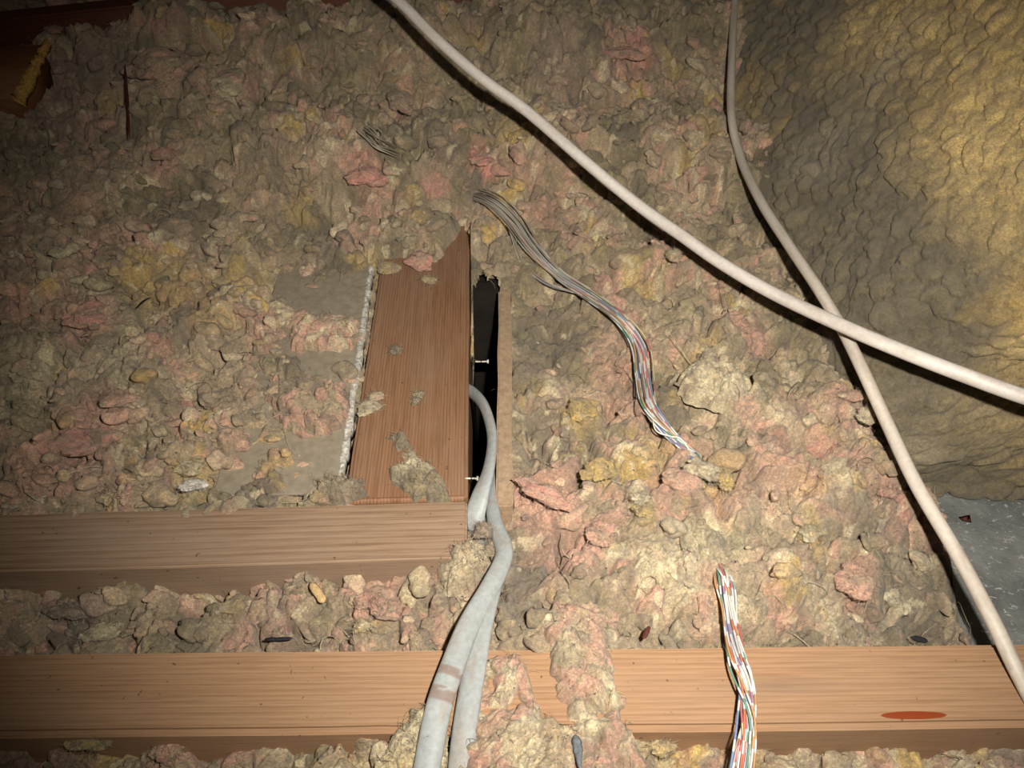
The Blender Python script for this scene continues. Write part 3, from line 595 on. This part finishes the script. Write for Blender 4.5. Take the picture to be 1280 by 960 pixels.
TUFTS = [
 (525,332,24,20,'PHP','dusty pink tuft resting at the far end of the reddish board',.002,0),
 (487,338,17,13,'YTY','ochre tuft at far left corner of the reddish board, beside a pink one',.002,10),
 (536,352,14,8,'CYT','small buff tuft tipping onto the board below the dusty pink tuft',.0,0),
 (495,440,10,8,'OGO','tiny olive tuft alone in the middle of the reddish board',0,0),
 (461,514,18,12,'CCO','pale cream tuft on the left edge of the reddish board',0,20),
 (472,498,11,8,'PCP','small pinkish tuft on the board just behind the pale cream one',0,0),
 (523,497,6,13,'COC','thin cream wisp of a tuft near the middle of the board',0,-20),
 (458,393,14,11,'YCY','ochre tuft hanging over the torn white plasterboard edge',.002,0),
 (428,535,6,8,'CTC','tiny buff tuft at the plasterboard edge left of the pale cream one',0,0),
 (458,226,27,22,'PHT','big pink tuft left of the dusty grey wires',.006,0),
 (503,135,21,29,'PTP','tall salmon tuft standing above the frayed end of the dusty wires',.004,20),
 (602,203,19,14,'HHP','vivid pink tuft between the dusty wires and the upper white cable',.006,0),
 (540,290,16,20,'YOT','ochre tuft just behind the narrow far end of the board',.004,0),
 (505,272,13,12,'TPT','round tan tuft beside the ochre one behind the board',.004,0),
 (243,607,24,9,'WW','bright white cottony tuft right behind the shorter joist',.010,5),
 (238,588,24,13,'YCY','amber tuft wrapped around the back of the bright white one',.003,0),
 (131,624,13,9,'YCY','small yellow tuft touching the back edge of the shorter joist',.003,0),
 (174,588,14,9,'YTC','honey-coloured tuft between the yellow one and the amber one',.004,10),
 (14,632,11,7,'CC','small cream tuft at the joist edge by the left of the photo',.002,0),
 (82,316,20,15,'CCO','pale greenish-cream tuft in the left part of the bed',.006,0),
 (880,590,22,17,'TCG','grey-cream tuft that swallows the lower end of the bright wire bundle',.004,-30),
 (1069,733,28,27,'HPP','large clear pink tuft near the grey sheet',.004,0),
 (1118,757,17,17,'CCC','chalky cream tuft right of the large clear pink one',.004,0),
 (750,590,27,20,'YYO','mustard-yellow tuft in front of the bright wire bundle bend',.005,20),
 (727,514,24,18,'YYO','mustard-yellow tuft on the dark grey hollow beside the fibreboard strip',.004,0),
 (682,622,42,15,'PPH','long pink wedge-shaped tuft near the grey cable loop',.006,-35),
 (748,672,24,19,'HPP','glowing pink tuft right of the long pink wedge',.005,20),
 (805,640,15,12,'YYC','small golden tuft under a cream one, above the glowing pink tuft',.005,0),
 (800,624,17,9,'CCT','cream tuft lying on top of a small golden one',.009,0),
 (850,602,27,18,'PPT','rose tuft left of the grey-cream tuft at the wire end',.005,0),
 (908,603,13,14,'YYC','upright golden tuft right of the grey-cream tuft at the wire end',.005,0),
 (1015,668,18,10,'YCY','flattish golden tuft in the middle of the right-hand heap',.004,10),
 (1112,618,15,9,'HPP','small vivid pink tuft close to the lower white cable',.005,0),
 (205,92,40,36,'TPTC','very large tan and pink tuft at the upper left',.0,20),
 (288,112,30,34,'PTCP','large dusky pink tuft right of the very large tan one',.0,-15),
 (780,70,27,18,'PHM','broad rose tuft at the top between the two white cables',.004,0),
 (203,196,20,12,'HPP','pink tuft below the very large tan one',.004,0),
 (69,40,16,8,'HHM','dim crimson-pink tuft beside the splintered wood stub',.004,0),
 (456,752,20,13,'HPP','light pink tuft between the joists, largest of the pair',.004,0),
 (482,762,24,13,'HPM','light pink tuft between the joists, right one of the pair',.004,-25),
 (90,766,36,13,'MMG','flat mauve-brown tuft between the joists at far left',.004,4),
 (452,785,12,11,'YCP','small yellow tuft between the joists below the light pink pair',.004,0),
 (130,792,34,13,'OCO','olive-cream tuft between the joists below the mauve-brown one',.002,15),
 (212,940,24,14,'PPT','pink tuft in the front strip at lower left',.002,35),
 (112,928,30,13,'YOY','mustard tuft in the front strip at lower left',.0,0),
 (828,936,22,12,'CYC','buff tuft in the front strip right of the draped clump',.002,0),
 (100,555,48,24,'PPHT','widest pink tuft in the left bay, nearest the shorter joist',.0,15),
 (105,400,32,20,'PHPT','rosy tuft in the middle of the left bay',.002,20),
 (148,502,22,16,'PPT','round salmon tuft between the rosy and the widest pink tufts',.006,0),
 (380,502,20,12,'HPT','pink tuft left of the plasterboard at board level',.006,-10),
 (1066,498,20,10,'PPC','rose tuft in the corner between mineral wool and the lower cable',.006,0),
 (1078,520,14,14,'CCP','creamy tuft in front of the rose one by the lower cable',.006,0),
]
for q, (px, py, rx, ry, cl, lab, off, tl) in enumerate(TUFTS):
    tuft(px, py, rx, ry, cl, lab, 500 + q * 3, off, tl)

# ------------------------------------------------------------ mineral wool batt, top right
bx, by, bz0 = .238, .378, -.058
BSZ = np.array([.55, .78, .40]); RAD = .075
def face(ax, sgn, nu, nv, rng_u, rng_v):
    uu, vv = np.meshgrid(np.linspace(*rng_u, nu), np.linspace(*rng_v, nv), indexing='ij'); P = np.zeros((nu * nv, 3))
    o = [k for k in range(3) if k != ax]; P[:, ax] = 1 if sgn > 0 else 0; P[:, o[0]] = uu.ravel(); P[:, o[1]] = vv.ravel()
    iq = np.arange(nu * nv).reshape(nu, nv); q = np.stack([iq[:-1, :-1], iq[1:, :-1], iq[1:, 1:], iq[:-1, 1:]], -1).reshape(-1, 4)
    return P * BSZ, quads_to_tris(q)
parts = []
for ax, sg, nu, nv in ((0, -1, 330, 190), (1, -1, 260, 190), (2, 1, 190, 240), (0, 1, 40, 24), (1, 1, 40, 24)):
    P, T = face(ax, sg, nu, nv, (0, 1), (0, 1))
    inner_lo = np.array([RAD, RAD, -.2]); inner_hi = BSZ - RAD
    q_ = np.clip(P, inner_lo, inner_hi); n = P - q_; ln = np.linalg.norm(n, axis=1); n = n / np.maximum(ln, 1e-6)[:, None]; B = q_ + n * RAD
    Wp = B + np.array([bx, by, bz0]); hh = B[:, 2]
    # macro form: belly swelling toward the hatch above a pinched foot
    sw = .004 * sstep(.05, .20, hh) - .012 * sstep(.10, .0, hh) * 0 + .007 * fbm3(Wp[:, 0] * 9, Wp[:, 1] * 9, Wp[:, 2] * 9, 3, 2)
    sw -= .014 * np.exp(-((hh - .10) / .025) ** 2) * (n[:, 1] < -.3)
    wv = Wp + .004 * np.stack([fbm3(Wp[:, 0] * 90, Wp[:, 1] * 90, Wp[:, 2] * 90, k, 2) * .7 for k in (1, 2, 3)], -1)
    # lumpy fibre nodules, taller than wide
    a_ = wv[:, 0] * .8 - wv[:, 1]; d1, e1 = pillows(a_ * .74, wv[:, 2] * 1.15, .0135, 700); d2, e2 = pillows(a_ * .6, wv[:, 2] * 1.1, .045, 730)
    top = n[:, 2] > .75
    sw = sw + .0055 * d1 * (.5 + e1) + .004 * d2 + .0012 * vn3(Wp[:, 0] * 300, Wp[:, 1] * 300, Wp[:, 2] * 180, 9)
    B = Wp + n * sw[:, None]; B[:, 0] += .70 * np.maximum(hh - (.045 + .19 * np.maximum(Wp[:, 1] - .42, 0)), -.03) + .035 * (Wp[:, 1] - .55); B[:, 1] += .10 * hh
    yel = sstep(.25, .85, .53 + .34 * fbm3(Wp[:, 0] * 7, Wp[:, 1] * 7, Wp[:, 2] * 7, 21, 3) + .66 * sstep(.13, .30, hh) - .26 * sstep(.48, .85, Wp[:, 1]) - .28 * (1 - sstep(.03, .12, hh)) - .34 * sstep(-.35, -.95, n[:, 0]))  # dusty, with shade painted in as well, towards left side, foot and far end
    dust = np.array((.165, .135, .075)); ye = np.array((.70, .515, .21)); c = dust * (1 - yel[:, None]) + ye * yel[:, None]  # the dark tone is dust and also carries the painted shade
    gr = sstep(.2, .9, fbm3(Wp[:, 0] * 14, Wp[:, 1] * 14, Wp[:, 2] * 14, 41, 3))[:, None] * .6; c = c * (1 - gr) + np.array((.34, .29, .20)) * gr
    oc = sstep(.35, .9, fbm3(Wp[:, 0] * 22, Wp[:, 1] * 22, Wp[:, 2] * 22, 47, 2))[:, None] * .5; c = c * (1 - oc) + np.array((.55, .37, .10)) * oc
    c *= (1 + .3 * (e1 - .5) + .2 * (e2 - .5))[:, None]
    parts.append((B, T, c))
    if ax < 2 and sg < 0:
        g = np.random.default_rng(5 + ax); s = g.choice(len(B), 2200); parts.append(fibres(B[s], n[s] * 2, g.uniform(.004, .012, 2200), g.uniform(.0001, .0002, 2200), c[s] * 1.0 + .06, 8 + ax, .3))
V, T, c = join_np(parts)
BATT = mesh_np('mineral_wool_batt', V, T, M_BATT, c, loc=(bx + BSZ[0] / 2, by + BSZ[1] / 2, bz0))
tag(BATT, 'thick yellow mineral wool batt with grey side of dust and painted shade at the upper right', 'insulation')

# grey sheet under the batt
n_ = 90; gx, gy = np.meshgrid(np.linspace(.20, .95, n_), np.linspace(W(900, 803)[1] + .006, .75, n_)); X_, Y_ = gx.ravel(), gy.ravel()
zz = -.060 + .0022 * fbm2(X_ * 12, Y_ * 12, 3, 2)
iq = np.arange(n_ * n_).reshape(n_, n_); q = np.stack([iq[:-1, :-1], iq[:-1, 1:], iq[1:, 1:], iq[1:, :-1]], -1).reshape(-1, 4)
V = np.vstack([np.stack([X_, Y_, zz], -1), np.stack([X_, Y_, zz - .002], -1)]); q2 = q[:, ::-1] + n_ * n_
SH = mesh_np('grey_sheet', V, np.vstack([q, q2]), M_SHEET, loc=(.5, .5, -.062))
tag(SH, 'dusty grey metallic sheet with glinting specks under the mineral wool batt', 'sheet')
def scatter(name, mat, P, r, label, cat, seed):
    g = np.random.default_rng(seed); V, T, _ = specks(P, r, np.zeros((len(P), 3)), seed)
    return tag(mesh_np(name, V, T, mat, smooth=False), label, cat, kind='stuff')

# ------------------------------------------------------------ cables
def cable_cols(n, sides, base, seed, dirt=.25):
    t = np.arange(n)[:, None]; s = np.arange(sides)[None, :]
    f = sstep(.0, .8, fbm2(t * .11 + s * 0, s * .6 + t * 0, seed, 3))[..., None] * dirt
    c = np.array(base) * (1 - f) + np.array((.30, .22, .15)) * f
    c = c.reshape(-1, 3); return np.vstack([c, c[:1], c[-1:]])
def D(px, py, dep): return EYE + ray(px, py) * dep
# (px, py, depth along the lens axis): upper cable then lower cable
pA = [D(*p) for p in [(200,-150,.86),(340,-100,.76),(440,-45,.705),(497,0,.685),(545,48,.672),(600,96,.660),(660,140,.650),(735,205,.632),(800,258,.618),(850,293,.600),(900,328,.580),(965,366,.555),(1050,406,.515),(1120,436,.490),(1200,467,.470),(1290,499,.455),(1400,530,.45)]]
path = cr(pA, 22); V, T = tube(path, .00455, sides=16)
o = mesh_np('white_cable', V, T, M_WHITE, cable_cols(len(path), 16, (.62, .56, .50), 3), loc=None)
tag(o, 'dusty white round cable running from top centre to the right edge, uppermost at the crossing', 'cable')
pB = [D(*p) for p in [(920,-60,.92),(918,0,.88),(915,70,.82),(914,140,.765),(925,195,.73),(950,250,.665),(985,305,.61),(1022,360,.565),(1052,410,.538),(1078,462,.51),(1108,527,.49),(1145,605,.462),(1195,690,.438),(1238,770,.415),(1277,850,.400),(1330,950,.385)]]
path = cr(pB, 22); V, T = tube(path, .0040, sides=16)
o = mesh_np('white_cable', V, T, M_WHITE, cable_cols(len(path), 16, (.56, .49, .41), 9, .35), loc=None)
tag(o, 'greyish white round cable skirting the mineral wool batt and passing under the other cable', 'cable')
tuft(868, 306, 20, 13, 'TYC', 'tan tuft flopped over the upper white cable', 901, .030, -40, .5)
tuft(842, 322, 12, 14, 'YCP', 'small ochre tuft hanging below the upper white cable', 902, .012, 0)
tuft(886, 318, 9, 6, 'TTC', 'tiny tan shred stuck on the upper white cable', 903, .036, -30, .5)

def zc(px, py, z): return W(px, py, z)
def flat_cable(pts, label, seed, marks=()):
    P = np.array([list(zc(a, b, z)) for a, b, z, wd, rot in pts]); path = cr(P, 18)
    wv = cr(np.array([[wd, rot, 0] for a, b, z, wd, rot in pts]), 18)
    rot = np.radians(wv[:, 1]); wdir = np.stack([np.cos(rot), np.zeros_like(rot), np.sin(rot)], -1)
    V, T = tube(path, wv[:, 0] / 2, .0028, wdir, 20)
    c = cable_cols(len(path), 20, (.33, .345, .335), seed, .35)
    for k0, k1 in marks:
        t = np.arange(len(path))[:, None] + 0 * np.arange(20)[None, :]; s = 0 * t + np.arange(20)[None, :]
        m = ((t >= k0) & (t <= k1) & (vn2(t * .6, s * .55, seed + k0) > -.35)).ravel(); m = np.append(m, [False, False]); c[m] = c[m] * .25 + np.array((.23, .15, .12)) * .75
    o = mesh_np('grey_cable', V, T, M_GREY, c, loc=None); return tag(o, label, 'cable')
flat_cable([(612,575,-.03,.009,50),(614,610,-.010,.009,40),(618,650,-.004,.0095,30),(629,682,.0,.0105,20),(628,702,.002,.0105,-10),(612,736,.005,.0115,-25),(586,782,.009,.012,-20),(566,832,.012,.0125,-12),(549,882,.012,.0128,-6),(537,940,.008,.0128,0),(528,1000,.003,.0128,0),(523,1060,0,.0125,0),(500,1180,-.004,.0125,0)],
           'light grey flat cable with brown smudges crossing the foreground joist, left of the pair', 21, ((128, 131), (137, 142)))
flat_cable([(575,482,-.022,.009,60),(592,492,-.010,.009,65),(606,510,.0,.009,65),(615,545,.002,.0095,60),(611,585,.002,.0105,45),(600,620,-.002,.0125,25),(594,650,-.010,.0125,10),(604,672,-.018,.011,0),(624,698,-.010,.010,0),(617,735,-.001,.011,30),(604,780,.004,.0118,20),(594,830,.006,.0122,10),(584,890,.006,.0122,5),(577,950,.004,.0122,0),(573,1010,.0,.0122,0),(572,1060,-.002,.012,0),(560,1180,-.004,.012,0)],
           'grey flat cable looping out of the dark gap, right of the pair on the joist', 22)
tuft(605, 664, 15, 12, 'DMG', 'dark grey fuzzy tuft over the grey cable at the corner of the shorter joist', 930, .012, 0)
tuft(612, 690, 9, 12, 'MTG', 'small mauve tuft between the grey cable and the pale cream clump', 931, .012, 0)

# multi-coloured telephone wires
WCOL = [(.62,.61,.58),(.14,.19,.38),(.62,.58,.54),(.50,.17,.09),(.6,.62,.6),(.13,.27,.2),(.62,.6,.56),(.28,.17,.11),(.5,.52,.54),(.28,.31,.34),(.62,.6,.57),(.46,.12,.1),(.6,.58,.55),(.17,.25,.42),(.5,.14,.11),(.6,.58,.54),(.5,.27,.12),(.62,.6,.56),(.14,.30,.26),(.62,.6,.57),(.44,.14,.14),(.56,.5,.28),(.3,.2,.32),(.6,.6,.6)]
def bundle(ctrl, nstr, rad, spread, label, seed, dustf, r=.00058, twist=4.0, frays=()):
    g = np.random.default_rng(seed); P = np.array([list(D(a, b, c)) for a, b, c in ctrl]); path = cr(P, 26); n = len(path)
    T_ = np.gradient(path, axis=0); T_ /= np.linalg.norm(T_, axis=1)[:, None]; A = np.cross(T_, [0, 0, 1.]); A /= np.linalg.norm(A, axis=1)[:, None]; B_ = np.cross(A, T_)
    root = bpy.data.objects.new('wire_bundle', None); COL.objects.link(root); root.location = path[n // 2]; tag(root, label, 'wires')
    t = np.linspace(0, 1, n); sp = np.interp(t, *spread)
    for k in range(nstr):
        ph = g.uniform(0, 6.28); rr = rad * math.sqrt(g.uniform(.05, 1)); wob = g.uniform(.6, 1.4)
        an = ph + twist * t * wob + .8 * vn2(t * 5 + k * 7, t * 0, seed); q = rr * sp * (1 + .45 * vn2(t * 7 + k * 11, t * 0, seed + 3))
        p = path + A * (np.cos(an) * q + rad * .35 * vn2(t * 4 + k * 3, t * 0, seed + 9) * sp)[:, None] + B_ * (np.sin(an) * q * .62)[:, None]
        a0 = int(g.uniform(0, .05) * n); 
        if frays and g.uniform() < frays[0]: a0 = int(g.uniform(0, frays[1]) * n)
        p = p[a0:]; tt = t[a0:]
        V, T = tube(p, r, sides=6); c0 = np.array(WCOL[k % len(WCOL)]); mate = np.array(WCOL[(k + 1 if k % 2 == 0 else k - 1) % len(WCOL)])
        band = ((np.arange(len(p)) + int(g.uniform(0, 9))) % 34 < 9)[:, None]; cc = np.where(band, mate, c0); df = np.clip(np.interp(tt, *dustf) + .15 * vn2(tt * 30, tt * 0 + k, 5), 0, 1)[:, None]
        cc = cc * (1 - df) + np.array((.34, .30, .24)) * (.6 + .8 * g.uniform()) * df; cc = np.repeat(cc, 6, axis=0); cc = np.vstack([cc, cc[:1], cc[-1:]])
        mesh_np('wire', V - path[n // 2], T, M_WIRE, cc, parent=root)
    return root, path
def gd(px, py, up):
    p = ground(px, py, up); return (px, py, float(np.dot(p - EYE, FW)))
bundle([gd(448,156,.014), gd(478,181,.016), gd(515,203,.016), gd(545,224,.017), gd(575,238,.016), gd(612,250,.012), gd(640,274,.012), gd(668,312,.012), gd(700,345,.012), gd(742,372,.014), gd(778,400,.014), gd(800,432,.013), gd(806,470,.012), gd(812,505,.012), gd(832,535,.010), gd(858,561,.004), gd(872,574,-.006)],
       26, .0046, ([0, .2, .35, .5, .75, .95, 1], [1.9, 1.7, 1.6, 1.1, 1.0, .95, .6]), 'frayed bundle of multicoloured thin wires, dusty grey at its far end, across the insulation', 61, ([0, .3, .5, .62, 1], [.97, .9, .6, .15, .0]), frays=(.5, .28))
bundle([gd(628,262,.008), gd(642,300,.007), gd(655,330,.006), gd(680,352,.007), gd(712,364,.010), gd(745,376,.014), gd(770,392,.015)], 3, .0016, ([0, 1], [1, 1]),
       'few loose dusty wires sagging beside the long frayed bundle', 62, ([0, .6, 1], [.85, .7, .4]))
bundle([gd(898,706,-.006), gd(903,722,.006), gd(908,752,.012), (914,792,.418), (921,822,.402), (929,852,.392), (933,890,.380), (931,930,.370), (926,975,.366), (922,1030,.365), (915,1110,.36), (900,1220,.365)],
       24, .0039, ([0, .3, 1], [1., 1., 1.15]), 'short bright bundle of multicoloured wires crossing the foreground joist', 63, ([0, 1], [.0, .0]), twist=4)
# one white strand bowing out of the long bundle
V, T = tube(cr([D(*gd(a, b, u_)) for a, b, u_ in [(815,520,.012),(820,538,.012),(836,545,.012),(850,548,.012),(860,560,.008)]], 14), .0005, sides=6)
o = mesh_np('stray_wire', V, T, M_WIRE, np.tile(np.array((.78, .72, .6)), (len(V), 1)), loc=None); tag(o, 'single off-white wire bowing out beside the bright wire bend', 'wire')

# ------------------------------------------------------------ odd bits
def shard(name, pts, up, r, mat, label, cat, seed, thick=.35):
    """a tapering splinter or flake along a short path"""
    P = cr([ground(a, b, up) for a, b in pts], 6); n = len(P); t = np.linspace(0, 1, n); rr = r * (np.sin(t * math.pi) ** .5 * .9 + .1) * (1 + .25 * vn2(t * 9, t * 0, seed))
    V, T = tube(P, rr, rr * thick, np.array([1, .3, .2]), 7); cen = P[n // 2]
    return tag(mesh_np(name, V, T, mat, smooth=False, loc=cen), label, cat)
shard('wood_splinter', [(388,728), (398,742), (405,753)], .010, .0032, M_STRAW, 'pale straw-coloured wood splinter between the joists', 'wood chip', 1)
shard('groove_shade', [(156,80), (162,176)], .016, .0016, M_CHIP, 'thin dark strip added as the shade of a groove left of the very large tan tuft', 'stick', 2)  # dark strip added in place of the shade inside a groove
shard('slate_flake', [(719,918), (722,935), (725,962)], .012, .0022, M_SLATE, 'dark slate flake in front of the joist below the draped clump', 'flake', 3)
shard('black_flake', [(1137,796), (1148,799), (1160,802)], .030, .0016, M_BLACK, 'small black flake behind the foreground joist near the grey sheet', 'flake', 4)
shard('brown_chip', [(804,799), (808,790), (812,783)], .010, .0016, M_CHIP, 'small red-brown chip behind the joist, right of the draped clump', 'wood chip', 5)
shard('black_splinter', [(170,386), (180,376), (190,371)], .008, .0014, M_BLACK, 'short black splinter in the left bay above the rosy tuft', 'stick', 6)
shard('black_splinter', [(330,799), (348,799), (366,798)], .008, .0012, M_BLACK, 'short black splinter lying along the foreground joist', 'stick', 7)
c0 = W(1206, 650, -.058); V, T, _ = specks(np.array([c0 + np.array([0, 0, .001]), c0 + np.array([.002, -.001, .001])]), np.array([.004, .0028]), np.zeros((2, 3)), 4)
V[:, 2] = (V[:, 2] - c0[2]) * .35 + c0[2] + .0012
tag(mesh_np('brown_chip', V, T, M_CHIP, smooth=False, loc=c0), 'dark red-brown chip lying on the grey sheet', 'wood chip')
def nail(px, py, z, label, L=.003):
    r_ = bpy.data.objects.new('bent_nail', None); COL.objects.link(r_); p0 = W(px, py, z); r_.location = p0; tag(r_, label, 'nail')
    V, T = tube(cr([(-.006, 0, 0), (0, 0, 0), (L, -.001, .001)], 5), .0006, sides=8); mesh_np('shank', V, T, M_GYP, parent=r_)
    V, T = tube(np.array([(L, -.001, .001), (L + .0006, -.001, .001), (L + .0012, -.001, .001)]), .0016, wdir=np.array([0, 1., 0]), sides=10); mesh_np('head', V, T, M_GYP, parent=r_)
nail(604, 452, -.006, 'whitish nail sticking out of the board into the gap, further one')
nail(592, 598, -.004, 'whitish nail in the gap behind the grey cable, nearer one', .002)

# splintered stub at far left
ct = W(-20, 105, .075)
ST = bpy.data.objects.new('splintered_stub', None); COL.objects.link(ST); ST.location = ct; tag(ST, 'orange-brown wood stub with a bright splintered end at the far left', 'wood')
e0, e1, e2, e3 = W(60, 46, .115) - ct, W(48, 60, .10) - ct, W(20, 130, .082) - ct, W(30, 128, .07) - ct
k0 = W(28, 60, .105) - ct
bk = np.array([-.30, .02, -.02]); dn = np.array([0.0, .01, -.05])
V = [W(61, 46, .112) - ct, W(50, 56, .109) - ct, W(13, 118, .082) - ct, W(31, 128, .074) - ct]
core = [V[1], V[2], V[2] + dn, V[1] + dn * .8, V[1] + bk, V[2] + bk, V[2] + bk + dn, V[1] + bk + dn]
mesh_np('stub', np.array(core), np.array([[0, 1, 5, 4], [1, 2, 6, 5], [2, 3, 7, 6], [3, 0, 4, 7], [4, 5, 6, 7], [0, 3, 2, 1]]), M_ORG, smooth=False, parent=ST)
nn = 26; t = np.linspace(0, 1, nn)[:, None]; L_ = V[1] * (1 - t) + V[2] * t; R_ = V[0] * (1 - t) + V[3] * t
jit = .0018 * vn2(t * 14, t * 0, 3); L_ = L_ + np.array([1, 0, 0]) * jit; R_ = R_ + np.array([1, .4, 0]) * .0022 * vn2(t * 12 + 5, t * 0, 8)
VV = np.vstack([L_, R_, R_ + dn * .12, L_ + dn * .12]); q = []
for r_ in range(4):
    r2 = (r_ + 1) % 4; i = np.arange(nn - 1); q.append(np.stack([r_ * nn + i, r_ * nn + i + 1, r2 * nn + i + 1, r2 * nn + i], -1))
mesh_np('splintered_end', VV, np.concatenate(q), M_CUT, smooth=False, parent=ST)

# far joist at the back, surfacing at the top left
fa, fb = W(-40, 66, .085), W(430, 14, .105); fd = (fb - fa); Lf = np.linalg.norm(fd[:2]); rz = math.atan2(fd[1], fd[0]); ry = -math.atan2(fd[2], Lf)
cen = (fa + fb) / 2 + np.array([-math.sin(rz), math.cos(rz), 0]) * .022
o = box('rear_joist', (cen[0], cen[1], cen[2] + .004), (Lf + .5, .032, .045), M_RED, 0, .002, 2, None, 0, (0, ry, rz)); tag(o, 'dark red-brown joist half buried at the top left', 'joist')

# ------------------------------------------------------------ the attic around it
def slabs(name, boxes, mat):
    bm = bmesh.new()
    for (cx, cy, cz, sx, sy, sz) in boxes:
        r = bmesh.ops.create_cube(bm, size=1); bmesh.ops.scale(bm, vec=(sx, sy, sz), verts=r['verts']); bmesh.ops.translate(bm, vec=(cx, cy, cz), verts=r['verts'])
    me = bpy.data.meshes.new(name); bm.to_mesh(me); bm.free(); me.materials.append(mat); o = bpy.data.objects.new(name, me); COL.objects.link(o); o['kind'] = 'structure'; return o
gx_lo, gx_hi = min(gp[:, 0]) - .003, max(gp[:, 0]) + .001; gy_lo, gy_hi = gp[:, 1].min() - .01, gp[:, 1].max() + .012
zt = -.105
slabs('floor', [((-1.3 + gx_lo) / 2, .6, zt, gx_lo + 1.3, 1.9, .012), ((1.3 + gx_hi) / 2, .6, zt, 1.3 - gx_hi, 1.9, .012),
                ((gx_lo + gx_hi) / 2, (-.35 + gy_lo) / 2, zt, gx_hi - gx_lo, gy_lo + .35, .012), ((gx_lo + gx_hi) / 2, (1.55 + gy_hi) / 2, zt, gx_hi - gx_lo, 1.55 - gy_hi, .012)], M_PAPER)
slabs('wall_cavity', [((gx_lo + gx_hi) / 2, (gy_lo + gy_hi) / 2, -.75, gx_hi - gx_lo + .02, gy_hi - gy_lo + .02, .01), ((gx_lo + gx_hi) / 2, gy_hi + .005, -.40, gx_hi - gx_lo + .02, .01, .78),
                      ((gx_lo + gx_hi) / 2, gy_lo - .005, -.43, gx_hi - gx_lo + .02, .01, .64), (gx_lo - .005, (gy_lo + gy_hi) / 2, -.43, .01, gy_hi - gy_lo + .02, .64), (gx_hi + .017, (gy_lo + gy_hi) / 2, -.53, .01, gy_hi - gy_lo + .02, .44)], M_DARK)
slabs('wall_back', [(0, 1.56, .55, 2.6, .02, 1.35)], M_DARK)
